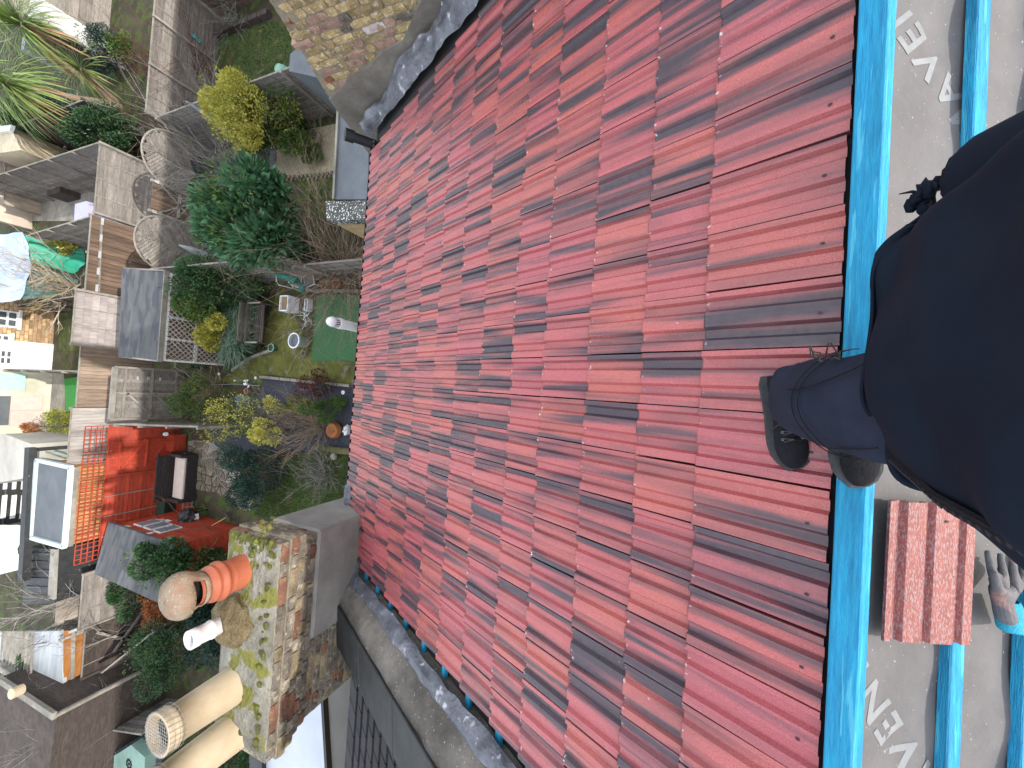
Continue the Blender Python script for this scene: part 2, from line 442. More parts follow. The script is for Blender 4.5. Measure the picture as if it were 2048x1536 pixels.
# membrane with soft wrinkles
mm = MB(); nx, ny = 130, 40
for iy in range(ny + 1):
    for ix in range(nx + 1):
        x = -3.2 + 6.4 * ix / nx; t = 0.0 + 1.5 * iy / ny
        sag = -0.010 * abs(math.sin(math.pi * (t - 0.325) / 0.242)) if t > 0.08 else 0
        wr = 0.0075 * math.sin(x * 9 + t * 17) * math.sin(t * 9 - x * 4) + 0.003 * math.sin(x * 23 - t * 31)
        mm.v.append(backp(x, t, -0.006 + sag * 0.4 + wr * min(1, t * 6)))
for iy in range(ny):
    for ix in range(nx):
        a = iy * (nx + 1) + ix; mm.f.append((a, a + nx + 1, a + nx + 2, a + 1))
memb = mm.build('roof_membrane', m_felt, house, smooth=True)
def lettering(txt, size, origin_px, toward_px, anchor):
    cu = bpy.data.curves.new('lettering', 'FONT'); cu.body = txt; cu.size = size; cu.space_character = 1.24
    cu.offset = 0.0028
    tmp = bpy.data.objects.new('tmp', cu); COL.objects.link(tmp)
    dg = bpy.context.evaluated_depsgraph_get(); me = bpy.data.meshes.new_from_object(tmp.evaluated_get(dg))
    bpy.data.objects.remove(tmp)
    bm = bmesh.new(); bm.from_mesh(me)
    bmesh.ops.triangulate(bm, faces=bm.faces[:])
    for _ in range(2): bmesh.ops.subdivide_edges(bm, edges=[e for e in bm.edges if e.calc_length() > 0.02], cuts=1)
    bmesh.ops.triangulate(bm, faces=bm.faces[:])
    a = BF(*origin_px); b = BF(*toward_px)
    dx, dt = b[0] - a[0], b[1] - a[1]; l = math.hypot(dx, dt); ux, ut = dx / l, dt / l
    # "up" of the letters, seen from outside, is a quarter turn from the reading direction
    vx, vt = (ut, -ux)
    s = MB()
    for v in bm.verts:
        x_, y_ = v.co.x - anchor[0], v.co.y - anchor[1]
        X = a[0] + ux * x_ + vx * y_; T = a[1] + ut * x_ + vt * y_
        sag = -0.010 * abs(math.sin(math.pi * (T - 0.325) / 0.242)) if T > 0.08 else 0
        wr = 0.0075 * math.sin(X * 9 + T * 17) * math.sin(T * 9 - X * 4) + 0.003 * math.sin(X * 23 - T * 31)
        s.v.append(backp(X, T, -0.0050 + sag * 0.4 + wr * min(1, T * 6)))
    s.f = [tuple(v.index for v in f.verts) for f in bm.faces]
    bm.free()
    o = s.build('lettering', m_print, None)
    mw = o.matrix_basis.copy(); o.parent = memb
    o.location = o.location - memb.location - house.location
    return o
# anchor: x of the second E in the word (where it stands in the photo)
lettering('PERMAVENT', 0.125, (1822, 62), (1789, 12), (0.60, 0.045))
lettering('PERMAVENT', 0.125, (1779, 1455), (1748, 1405), (0.60, 0.045))
# walls of the house, fascia and gutter
EW = roofp(0, 4.35)
m_stock = M('yellow_stock', (0.33, 0.23, 0.11), (0.46, 0.34, 0.19), 18, 0.85, 0.6, dirt=0.4, var=0.25)
MB().box((0.3, -0.2, 2.8), (5.0, 5.6, 5.6)).build('wall', m_stock, house)
ev = roofp(0, 4.47, -0.05)
MB().beam((-1.95, ev.y - 0.02, ev.z - 0.09), (2.75, ev.y - 0.02, ev.z - 0.09), 0.02, 0.17).build('fascia', m_black, house)
gt = MB(); n = 9; k0 = 0
gy, gz = ev.y + 0.055, ev.z - 0.03
for i, x in enumerate((-1.93, 2.75)):
    for j in range(n):
        a = math.pi + math.pi * j / (n - 1)
        gt.v.append(Vector((x, gy + 0.056 * math.cos(a), gz + 0.056 * math.sin(a))))
for j in range(n - 1): gt.f.append((j, j + 1, n + j + 1, n + j))
go = gt.build('gutter', m_black, house); so_ = go.modifiers.new('s', 'SOLIDIFY'); so_.thickness = 0.004
ec = MB()      # comb filler under the tile noses
for i in range(92):
    x = -1.84 + i * 0.05; ec.box(roofp(x, 4.425, -0.02), (0.03, 0.03, 0.03))
ec.build('eaves_comb', m_black, house, kind='stuff')
# soil pipe with slotted cowl standing up past the eave
sp = thing('soil_vent_pipe', 'white plastic soil pipe with slotted domed cap rising beyond the gutter', 'vent pipe', (0.34, 3.50, 4.6))
pz = GY(652, 648, 3.5)
px_, py_ = GY(700, 652, 3.5).x, 3.5
MB().tube([(px_, 3.5, 0.2), (px_, 3.5, pz.z - 0.16)], 0.055, 20).build('pipe', m_upvc, sp, smooth=False)
sl_ = MB()
for j in range(14):
    a = 2 * math.pi * j / 14
    p0 = Vector((px_ + 0.056 * math.cos(a), 3.5 + 0.056 * math.sin(a), pz.z - 0.165)); p1 = Vector((px_ + 0.05 * math.cos(a), 3.5 + 0.05 * math.sin(a), pz.z - 0.075))
    sl_.beam(p0, p1, 0.011, 0.006)
sl_.build('cage', m_upvc, sp)
MB().lathe((px_, 3.5, pz.z - 0.08), [(0.058, -0.01), (0.058, 0.01), (0.05, 0.035), (0.03, 0.058), (0.001, 0.066)], 20).build('cap', m_upvc, sp, smooth=True)
MB().lathe((px_, 3.5, pz.z - 0.19), [(0.062, -0.03), (0.062, 0.03), (0.056, 0.034)], 20).build('collar', m_upvc, sp)
MB().tube([(px_, 3.5, pz.z - 0.16), (px_, 3.5, pz.z - 0.085)], 0.045, 14).build('core', m_black, sp)  # black filler added inside the cage; stands in for shade in the slots

# ================================================================== LOOSE TILE on the rear slope
a = BF(1758, 1003, 0.04); b_ = BF(1757, 1273, 0.04)
lt = thing('loose_roof_tile', 'single loose red ribbed roof tile lying across the felt and batten beside the person', 'roof tile')
lm = MB()
L2 = 0.365; Wd = 0.235
pr = [(0, 0.012), (.012, .012), (.018, 0.0), (.045, 0.0), (.052, .013), (.092, .014), (.098, .002), (.118, .002), (.126, .013), (.178, .013), (.185, .002), (.206, .002), (.212, .012), (Wd, .011)]
for r in range(2):
    for (w_, z) in pr: lm.v.append(backp(a[0] - r * L2, 0.088 + w_, 0.012 + 0.020 * min(1, w_ / .2) + z - 0.002 * r))
    
n = len(pr)
for i in range(n - 1): lm.f.append((i, i + 1, n + i + 1, n + i))
o = lm.build('tile_body', M('loose_tile', (0.19, 0.045, 0.040), (0.28, 0.085, 0.075), 60, 0.5, 0.5, (1, 3, 3), spot=(0.24, 0.15, 0.155), spot_scale=90, spot_amt=0.2, dirt=0.25, dist=0.003), lt)  # grey-pink specks put the grainy sheen into the tile's colour
sd = o.modifiers.new('s', 'SOLIDIFY'); sd.thickness = 0.008; sd.offset = -1
MB().tube([backp(a[0] - 0.045, 0.088 + 0.15, 0.0495), backp(a[0] - 0.045, 0.088 + 0.15, 0.0505)], 0.004, 8).build('nail_hole', m_black, lt)

# white cable offcut by the ridge
co = MB().tube([roofp(-1.17, 0.29, 0.014), roofp(-1.19, 0.255, 0.02), roofp(-1.205, 0.235, 0.03)], 0.0016, 5).build('wire_offcut', m_white)
tag(co, 'tiny white offcut of wire lying over the last red tiles against the blue ridge batten', 'wire offcut')

# ================================================================== lead flashings
def lead(name, pts_in, pts_out, label, w=0.0, seed=1, amp=0.02):
    rnd = random.Random(seed); m = MB(); n = len(pts_in); c = 5
    for i in range(n):
        A = Vector(pts_in[i]); B = Vector(pts_out[i])
        for j in range(c + 1):
            t = j / c; p = A.lerp(B, t) + Vector((rnd.uniform(-1, 1), rnd.uniform(-1, 1), 0)) * amp * 0.5 + Vector((0, 0, 1)) * (amp * rnd.uniform(-0.6, 1.0) + 0.03 * math.sin(math.pi * t))
            m.v.append(p)
    for i in range(n - 1):
        for j in range(c):
            q = i * (c + 1) + j; m.f.append((q, q + c + 1, q + c + 2, q + 1))
    o = m.build(name, m_lead, None, smooth=False)
    s = o.modifiers.new('sub', 'SUBSURF'); s.levels = 1; s.render_levels = 1
    s = o.modifiers.new('s', 'SOLIDIFY'); s.thickness = 0.003
    return tag(o, label, 'lead flashing')
ss = [1.2 + 0.075 * i for i in range(40)]
rr = random.Random(3)
lead('lead_flashing', [roofp(-1.90 + 0.012 * math.sin(s * 5), s, 0.012) for s in ss if s < 4.0],
     [roofp(-1.985 - 0.02 * math.sin(s * 7.0), s, 0.075) for s in ss if s < 4.0], 'crumpled lead flashing strip along the mortared parapet on the side with the chimney pots', seed=4, amp=0.02)
lead('lead_flashing', [roofp(2.70 + 0.045 * max(0, s - 2.0), s, 0.0) for s in ss + [4.2, 4.275, 4.35, 4.42, 4.5, 4.56]],
     [roofp(2.90 + 0.03 * (s > 3) , s, 0.10 + 0.025 * math.sin(s * 6)) for s in ss + [4.2, 4.275, 4.35, 4.42, 4.5, 4.56]], 'crumpled lead flashing between the red tiles and the yellow brick wall', seed=9, amp=0.026)
lead('lead_flashing', [roofp(-1.10 - 0.08 * i, 4.30, 0.012) for i in range(9)], [roofp(-1.16 - 0.06 * i, 4.44, 0.03) for i in range(9)],
     'small grey lead patch dressed around the corner of the rendered chimney at the eave', seed=12, amp=0.012)

# ================================================================== LEFT: parapet, neighbour's black roof
pw = thing('parapet_wall', 'mortar topped parapet with black coping slabs running up between the red roof and the black slated roof', 'parapet', (-2.3, 1.5, 5))
pm = MB(); N_ = 30
for i in range(N_ + 1):
    s = 0.3 + (4.02 - 0.3) * i / N_
    for x, l in ((-1.93, -0.08), (-1.95, 0.03), (-2.03, 0.13), (-2.15, 0.185), (-2.17, -0.1)):
        pm.v.append(roofp(x + random.uniform(-.008, .008), s, l + random.uniform(-.006, .006)))
for i in range(N_):
    for j in range(4):
        q = i * 5 + j; pm.f.append((q, q + 5, q + 6, q + 1))
pm.build('mortar_capping', m_mortar, pw, smooth=True)
MB().hexa([roofp(-2.50, 0.2, -0.9), roofp(-2.02, 0.2, -0.9), roofp(-2.02, 4.0, -0.9), roofp(-2.50, 4.0, -0.9), roofp(-2.50, 0.2, 0.12), roofp(-2.02, 0.2, -0.07), roofp(-2.02, 4.0, -0.07), roofp(-2.50, 4.0, 0.12)]).build('wall', m_mortar, pw)
for i in range(6):
    s0 = 0.35 + i * 0.72; s1 = min(4.02, s0 + 0.712)
    MB().hexa([roofp(-2.56, s0, 0.0), roofp(-2.15, s0, 0.13), roofp(-2.15, s1, 0.13), roofp(-2.56, s1, 0.0), roofp(-2.56, s0, 0.17), roofp(-2.15, s0, 0.205), roofp(-2.15, s1, 0.205), roofp(-2.56, s1, 0.17)]).build('coping_slab', m_slate, pw, bevel=0.006)
nh = thing('slated_house', 'neighbouring house with a dark slate covered roof past the parapet behind the chimney', 'house', (-6, 0, 0))
MB().poly([(-9.5, -3.0), (-2.6, -3.0), (-2.6, 2.85), (-9.5, 2.85)], 0, 5.45).build('wall', m_stock, nh)
m_slt = M('slate_tile', (0.010, 0.010, 0.013), (0.024, 0.023, 0.028), 10, 0.75, 0.3, var=0.3, dirt=0.3)
MB().face(roofp(-9.6, -1.5, -0.22), roofp(-2.5, -1.5, -0.22), roofp(-2.8, 4.0, -0.22), roofp(-9.6, 4.4, -0.22)).build('roof_deck', m_feltdark, nh)
slme = MB().box((0, 0, 0), (0.235, 0.30, 0.026)).mesh('slate', m_slt)
nsl = 0
for r in range(22):
    s = 4.36 - r * 0.17
    for c in range(12):
        x = -2.72 - c * 0.25 - (0.125 if r % 2 else 0)
        if s > 3.95 and x > -3.15: continue
        if nsl > 250: break
        nsl += 1
        instm('slate', slme, nh, Matrix.Translation(roofp(x, s, -0.20)) @ frameF @ Matrix.Rotation(0.10, 4, 'X') @ Matrix.Rotation(random.uniform(-.015, .015), 4, 'Z'))
# flat extension with white roof beyond the slates
wr_ = thing('flat_roof_extension', 'flat pale blue white roof below the slates at the left chimney foot', 'extension roof', (-5, 4, 0))
q = [G(640, 1375, 4.6), G(660, 1536, 4.6), G(585, 1560, 4.6), G(560, 1480, 4.6), G(600, 1410, 4.6)]
ctr = sum(q, Vector()) / 5
q = [G(650, 1365, 4.6), G(664, 1600, 4.6), G(520, 1600, 4.6), G(520, 1480, 4.6)]
MB().poly(q, 0, 4.6).build('roof_panel', M('pale_roof', (0.42, 0.46, 0.52), (0.5, 0.54, 0.60), 2, 0.4, 0.05, dirt=0.15), wr_)
MB().beam(q[0] + Vector((0, 0, .03)), q[1] + Vector((0, 0, .03)), 0.05, 0.09).build('edge_trim', m_black, wr_)
MB().beam(q[2] + Vector((0, 0, .03)), q[3] + Vector((0, 0, .03)), 0.3, 0.09).build('gutter', m_black, wr_)

# ================================================================== bricks
brick_mats = {
 'y': M('brick_yellow', (0.42, 0.30, 0.125), (0.60, 0.48, 0.27), 26, 0.85, 1.0, var=0.25, dirt=0.5, spot=(0.60, 0.52, 0.36), spot_scale=26, spot_amt=0.14, dist=0.012),
 'p': M('brick_pink', (0.36, 0.20, 0.15), (0.50, 0.36, 0.27), 26, 0.85, 1.0, var=0.2, dirt=0.4, dist=0.012),
 'w': M('brick_limed', (0.55, 0.48, 0.45), (0.68, 0.62, 0.60), 22, 0.8, 1.0, var=0.1, dirt=0.4, spot=(0.35, 0.24, 0.14), spot_scale=12, spot_amt=0.12, dist=0.012),
 'r': M('brick_red', (0.33, 0.10, 0.06), (0.44, 0.18, 0.11), 26, 0.85, 1.0, var=0.2, dirt=0.4, dist=0.012),
 's': M('brick_sooty_red', (0.17, 0.075, 0.05), (0.27, 0.14, 0.09), 20, 0.9, 1.0, var=0.25, dirt=0.5, spot=(0.2, 0.19, 0.12), spot_scale=16, spot_amt=0.12, dist=0.012),
 'o': M('brick_sooty_tan', (0.22, 0.17, 0.10), (0.33, 0.27, 0.17), 20, 0.9, 1.0, var=0.25, dirt=0.5, dist=0.012),
 'd': M('brick_sooty', (0.13, 0.115, 0.095), (0.27, 0.23, 0.18), 20, 0.9, 1.0, var=0.3, dirt=0.5, spot=(0.30, 0.27, 0.2), spot_scale=20, spot_amt=0.12, dist=0.012)}
def brick_mesh(l, d, h, mat, seed):
    r = random.Random(seed); m = MB()
    xs = [-l / 2, -l / 6, l / 6, l / 2]; zs = [-h / 2, 0, h / 2]
    for y in (0, d):                                    # rough outer face (y=0), flat back
        for z in zs:
            for x in xs:
                ex = abs(x) > l / 2 - 1e-6; ez = abs(z) > h / 2 - 1e-6
                yy = y + (r.uniform(-0.004, 0.002) + (0.008 if (ex and ez) else 0.003 if (ex or ez) else 0)) if y == 0 else y
                m.v.append(Vector((x + (r.uniform(-.004, .004)), yy, z + r.uniform(-.003, .003))))
    for j in range(2):
        for i in range(3):
            a = j * 4 + i; m.f.append((a, a + 1, a + 5, a + 4))
    for (a, b) in ((0, 1), (1, 2), (2, 3), (3, 7), (7, 11), (11, 10), (10, 9), (9, 8), (8, 4), (4, 0)):
        m.f.append((b, a, a + 12, b + 12))
    return m.mesh('brick', mat)
BM = {k: [brick_mesh(0.213, 0.09, 0.064, m, i * 7 + 3) for i in range(3)] for k, m in brick_mats.items()}
HM = {k: [brick_mesh(0.100, 0.09, 0.064, m, i * 5 + 2) for i in range(2)] for k, m in brick_mats.items()}
def brickwork(parent, O, U, V, W, poly, weights, z0, z1, u0, u1, proud=0.006, seed=1, flemish=True):
    """O origin, U along the courses, V up, W outwards; poly in (u, v)"""
    rnd = random.Random(seed); cnt = 0
    O = Vector(O); U = Vector(U); V = Vector(V); W = Vector(W)
    keys = list(weights); row = int(math.floor(z0 / 0.075))
    while row * 0.075 < z1:
        ulo = min(p_[0] for p_ in poly); uhi = max(p_[0] for p_ in poly)
        v = (row + 0.5) * 0.075; u = u0 + (0.0 if row % 2 else -0.07); alt = 0
        while u < u1:
            hdr = flemish and alt % 2 == 1; ln = 0.1125 if hdr else 0.225; c = u + ln / 2; alt += 1
            lo_, hi_ = max(u, ulo), min(u + ln, uhi); fs = (hi_ - lo_) / ln if hi_ > lo_ else 0; c = (lo_ + hi_) / 2
            if fs > .2 and inside((c, v), poly):
                k = rnd.choices(keys, [weights[q_] for q_ in keys])[0]
                me = rnd.choice(HM[k] if hdr else BM[k])
                X, Y, Z = U, -W, V
                mt = Matrix(((X.x, Y.x, Z.x, 0), (X.y, Y.y, Z.y, 0), (X.z, Y.z, Z.z, 0), (0, 0, 0, 1)))
                mt = Matrix.Translation(O + U * c + V * v + W * (proud + rnd.uniform(-.002, .003))) @ mt @ Matrix.Rotation(rnd.uniform(-.012, .012), 4, 'Y') @ Matrix.Diagonal((fs, 1, 1, 1))
                instm('brick', me, parent, mt); cnt += 1
            u += ln
        row += 1
    return cnt

# ---- right: yellow stock gable wall rising above our roof
XW = 3.02
gw = thing('brick_gable_wall', 'neighbouring chimney wall of weathered yellow stock bricks with a grey rendered skirt', 'brick wall', (XW, 2.5, 5))
front = [(3.12, 7.9), (3.08, 7.25), (3.25, 6.85), (3.50, 6.28), (3.78, 5.35)]
bot = [(3.30, 6.28), (3.05, 6.40), (2.8, 6.42), (2.55, 6.52), (2.3, 6.55), (2.0, 6.75), (1.5, 7.02), (0.9, 7.35)]
wallpoly = front + [(3.78, 0.0), (-1.0, 0.0), (-1.0, 9.2), (3.12, 9.2)]
wb = MB(); outl = [(3.78, 0.2), (3.78, 5.35), (3.50, 6.28), (3.25, 6.85), (3.10, 7.25), (3.10, 8.6), (-0.6, 8.6), (-0.6, 0.2)]
k = len(outl)
for dx in (0.0, 0.34):
    for (y, z) in outl: wb.v.append(Vector((XW + dx, y, z)))
wb.f.append(tuple(range(k))); wb.f.append(tuple(range(2 * k - 1, k - 1, -1)))
for i in range(k): wb.f.append((i, k + i, k + (i + 1) % k, (i + 1) % k))
m_joint = M('lime_mortar', (0.22, 0.19, 0.14), (0.34, 0.30, 0.22), 22, 0.95, 0.8, dirt=0.35)
wb.build('mortar', m_joint, gw)
bp_ = [(3.06, 8.7), (3.05, 7.25), (3.20, 6.85), (3.42, 6.35)] + bot + [(0.9, 8.7)]
nb = brickwork(gw, (XW, 0, 0), (0, -1, 0), (0, 0, 1), (-1, 0, 0), [(-y, z) for y, z in bp_], dict(y=12, p=3.4, w=0.9, r=0.5, d=0.5), 6.1, 8.6, -3.6, -0.9, seed=5)
# corner bricks of the far return
for r in range(30):
    z = 5.9 + (r + .5) * 0.075
    y = 3.10 if z > 7.25 else 3.10 + (7.25 - z) * 0.375
    me = random.choice(HM[random.choice('yyppdr')])
    mt = Matrix.Translation((XW + 0.055 - 0.003, y + 0.004, z)) @ Matrix.Rotation(math.pi, 4, 'Z')
    if r > 3: instm('brick', me, gw, mt)
sk = MB(); sp_ = [(3.80, 5.30), (3.52, 6.22)] + bot + [(0.9, 6.3), (3.80, 4.9)]
kk = len(sp_)
for i in range(kk): sk.v.append(Vector((XW - 0.022, sp_[i][0], sp_[i][1])))
for i in range(kk): sk.v.append(Vector((XW + 0.01, sp_[i][0], sp_[i][1])))
sk.f.append(tuple(range(kk))); 
for i in range(kk): sk.f.append((i, (i + 1) % kk, kk + (i + 1) % kk, kk + i))
sk.build('render_skirt', M('grey_skirt', (0.15, 0.135, 0.115), (0.24, 0.22, 0.19), 5, 0.9, 0.7, dirt=0.4), gw)
# ---- left: chimney stack
XC = -1.385; YC = 2.84; XL = -3.02; YB = 3.42
ck = thing('chimney_stack', 'big rendered and mossy brick chimney stack crowned with four clay pots', 'chimney', (-2.3, 3.2, 4))
MB().hexa([(XL, YC, 3.0), (XC, YC, 3.0), (XC, YB, 3.0), (XL, YB, 3.0), (XL, YC, 6.98), (XC, YC, 6.98), (XC, YB, 6.98), (XL, YB, 6.98)]).build('core', m_joint, ck)
# smooth render jacket on near corner
XR = -2.32
MB().hexa([(XR, YC - .035, 4.0), (XC + .035, YC - .035, 4.0), (XC + .035, YB, 4.0), (XR, YB, 4.0), (XR, YC - .035, 6.60), (XC + .035, YC - .035, 6.60), (XC + .035, YB, 6.60), (XR, YB, 6.60)]).build('render_coat', m_render, ck, bevel=0.02)
rp = [(-9, 6.62), (9, 6.62), (9, 6.93), (-9, 6.93)]
wts = dict(d=14, s=4, o=1.5)
# projecting head courses
for i, (z0_, z1_, pr_) in enumerate([(6.60, 6.675, 0.015), (6.675, 6.75, 0.03), (6.75, 6.825, 0.06), (6.825, 6.90, 0.075), (6.90, 6.975, 0.05)]):
    MB().hexa([(XL - pr_, YC - pr_ + .01, z0_), (XC + pr_ - .01, YC - pr_ + .01, z0_), (XC + pr_ - .01, YB, z0_), (XL - pr_, YB, z0_), (XL - pr_, YC - pr_ + .01, z1_), (XC + pr_ - .01, YC - pr_ + .01, z1_), (XC + pr_ - .01, YB, z1_), (XL - pr_, YB, z1_)]).build('corbel_bed', m_joint, ck)
    brickwork(ck, (0, YC - pr_, 0), (1, 0, 0), (0, 0, 1), (0, -1, 0), [(XL - pr_, z0_), (XC + pr_, z0_), (XC + pr_, z1_), (XL - pr_, z1_)], wts, z0_ - 0.01, z1_ - 0.02, XL - pr_ - .05, XC + pr_, seed=20 + i)
    brickwork(ck, (XC + pr_, 0, 0), (0, 1, 0), (0, 0, 1), (1, 0, 0), [(YC - pr_, z0_), (YB, z0_), (YB, z1_), (YC - pr_, z1_)], wts, z0_ - 0.01, z1_ - 0.02, YC - pr_ - .05, YB, seed=30 + i)
brickwork(ck, (0, YC, 0), (1, 0, 0), (0, 0, 1), (0, -1, 0), [(XL, 4.9), (XR - .02, 4.9), (XR - .02, 6.59), (XL, 6.59)], dict(d=9, s=5, o=1.5), 4.9, 6.55, XL - .1, XR - 0.05, seed=41)
# flaunching: lumpy cement cap
m_fl = M('mossy_cement', (0.17, 0.165, 0.135), (0.29, 0.28, 0.24), 7, 0.95, 1.0, dirt=0.5, spot=(0.13, 0.13, 0.03), spot_scale=6, spot_amt=0.2, dist=0.03)
fm = MB(); nx, ny = 34, 12; fr = random.Random(2)
for iy in range(ny + 1):
    for ix in range(nx + 1):
        x = XL - .05 + (XC - XL + .10) * ix / nx; y = YC - .05 + (YB - YC + .05) * iy / ny
        e = min(1, 7 * min(ix / nx, 1 - ix / nx), 3.5 * min(iy / ny, 1 - iy / ny)) 
        lump = 0.10 * math.exp(-((x + 2.02) ** 2 + (y - 3.15) ** 2) / 0.035)
        fm.v.append(Vector((x, y, 6.965 + 0.07 * e ** 0.6 + lump + fr.uniform(-.012, .012))))
for iy in range(ny):
    for ix in range(nx):
        a_ = iy * (nx + 1) + ix; fm.f.append((a_, a_ + 1, a_ + nx + 2, a_ + nx + 1))
fm.build('flaunching', m_fl, ck, smooth=True)
mo = MB(); r9 = random.Random(5)
for _ in range(170):
    t = r9.random(); 
    if t < .6: p = (XC + 0.045 - r9.random() * 0.12, YC + r9.random() * 0.55, 6.99)
    else: p = (XL + r9.random() * 1.9, YC + r9.random() ** 2 * 0.35, 7.02)
    mo.blob(p, (r9.uniform(.012, .035), r9.uniform(.012, .035), r9.uniform(.008, .018)), 6, 4)
mo.build('moss', M('moss', (0.06, 0.07, 0.015), (0.15, 0.15, 0.035), 30, 0.95, 1.0, island=0.3), ck, kind='stuff')
# pots
m_terr = M('terracotta', (0.40, 0.10, 0.05), (0.50, 0.15, 0.075), 5, 0.6, 0.3, dirt=0.35, spot=(0.7, 0.6, 0.5), spot_scale=22, spot_amt=0.02)
m_terrw = M('terracotta_weathered', (0.26, 0.13, 0.075), (0.27, 0.24, 0.18), 9, 0.85, 1.0, dirt=0.5, spot=(0.36, 0.32, 0.26), spot_scale=45, spot_amt=0.09)
m_buff = M('buff_clay', (0.48, 0.38, 0.25), (0.58, 0.49, 0.35), 4, 0.7, 0.4, dirt=0.2, spot=(0.42, 0.3, 0.17), spot_scale=5, spot_amt=0.08)
m_cage = M('wire_mesh', (0.30, 0.30, 0.30), (0.4, 0.4, 0.4), 8, 0.5, 0, metal=0.6)
m_flue_black = M('flue_black', (0.01, 0.01, 0.01), (0.03, 0.028, 0.025), 8, 0.95, 0.3)  # near-black for the flat discs that close the pots and cowl
def buff_pot(x, y, z0, z1, label):
    h = z1 - z0
    MB().lathe((x, y, z0), [(.150, 0), (.148, .02), (.137, h * .5), (.128, h - .09), (.140, h - .085), (.146, h - .07), (.140, h - .055), (.140, h - .02), (.147, h), (.118, h), (.115, h - .05), (.112, h - .30)], 28).build('chimney_pot', m_buff, ck, smooth=True, label=label)
    MB().lathe((x, y, z0), [(.116, h - .06), (.001, h - .06)], 20).build('pot_mouth', m_flue_black, ck)
    w_ = MB()
    for i in range(-5, 6):
        a_ = 0.022 * i; ch = math.sqrt(max(0, .135 ** 2 - a_ ** 2))
        w_.beam((x - ch, y + a_, z1 + .008), (x + ch, y + a_, z1 + .008), .0022)
        w_.beam((x + a_, y - ch, z1 + .010), (x + a_, y + ch, z1 + .010), .0022)
    for i in range(26):
        t = 2 * math.pi * i / 26
        w_.beam((x + .150 * math.cos(t), y + .150 * math.sin(t), z1 - .10), (x + .150 * math.cos(t + .1), y + .150 * math.sin(t + .1), z1 + .006), .0022)
    for zz in (-.09, -.06, -.03, .0):
        w_.tube([(x + .151 * math.cos(t * math.pi / 10), y + .151 * math.sin(t * math.pi / 10), z1 + zz) for t in range(21)], .0012, 4, False)
    w_.build('wire_guard', m_cage, ck, kind='stuff')
pA = GY(480, 1362, 3.17); pB = GY(472, 1460, 3.17)
buff_pot(pA.x, 3.17, 6.98, GY(318, 1435, 3.17).z, 'tall buff clay pot capped with wire mesh, beside the white pot')
buff_pot(pB.x, 3.17, 6.98, GY(302, 1520, 3.17).z + .01, 'tall buff clay pot capped with wire mesh, at the far end of the stack')
# white short liner pot in a lump of mortar
xw = GY(440, 1250, 3.17).x; zt = GY(378, 1277, 3.17).z
MB().lathe((xw, 3.17, zt), [(.066, -.36), (.064, -.16), (.070, -.155), (.070, -.14), (.064, -.135), (.064, -.06), (.068, -.055), (.068, 0), (.052, 0), (.050, -.05), (.05, -.2)], 22).build('chimney_pot', M('white_clay', (0.62, 0.60, 0.62), (0.74, 0.73, 0.75), 9, 0.6, 0.3, spot=(0.35, 0.33, 0.33), spot_scale=26, spot_amt=0.08), ck, smooth=True, label='short white clay pot set in a lump of brown mortar')
MB().blob((xw, 3.15, 7.07), (.19, .21, .11), 16, 10, 0.13).build('mortar_lump', M('brown_lump', (0.16, 0.12, 0.055), (0.30, 0.24, 0.13), 16, 0.95, 1.2, dirt=0.5, dist=0.03), ck)
# terracotta pot with hooded cowl
xt = GY(490, 1140, 3.17).x; zt = GY(322, 1190, 3.17).z
kz = (zt - 6.99) / 0.80
MB().lathe((xt, 3.17, 6.99), [(r_, z_ * kz) for r_, z_ in [(.142, 0), (.135, .05), (.127, .18), (.131, .20), (.126, .215), (.128, .26), (.150, .275), (.152, .30), (.134, .325), (.130, .35), (.139, .365), (.136, .385), (.112, .40), (.110, .52)]], 28).build('chimney_pot', m_terr, ck, smooth=True, label='orange terracotta pot under a hooded cowl')
cw = MB(); n = 26
zc = 6.99 + 0.44 * kz
rings = [(.122, 0.0), (.128, .05), (.140, .09), (.158, .13), (.166, .18), (.160, .235), (.135, .285), (.09, .32), (.04, .335), (.002, .338)]
for r_, z in rings:
    for j in range(n):
        t = 2 * math.pi * j / n; cw.v.append(Vector((xt + r_ * math.cos(t), 3.17 + r_ * math.sin(t), zc + z * kz)))
for i in range(len(rings) - 1):
    for j in range(n):
        t = 2 * math.pi * (j + .5) / n
        # the hood is open on the side facing the roofs (towards -y, and a little -x)
        if 1 <= i <= 3 and abs((t - 4.45 + math.pi) % (2 * math.pi) - math.pi) < 1.05: continue
        cw.f.append((i * n + j, i * n + (j + 1) % n, (i + 1) * n + (j + 1) % n, (i + 1) * n + j))
cwo = cw.build('cowl', m_terrw, ck, smooth=True); q_ = cwo.modifiers.new('s', 'SOLIDIFY'); q_.thickness = 0.014; q_.offset = -1
MB().lathe((xt, 3.17, zc + .015), [(.115, 0), (.001, 0)], 16).build('cowl_throat', m_flue_black, ck)
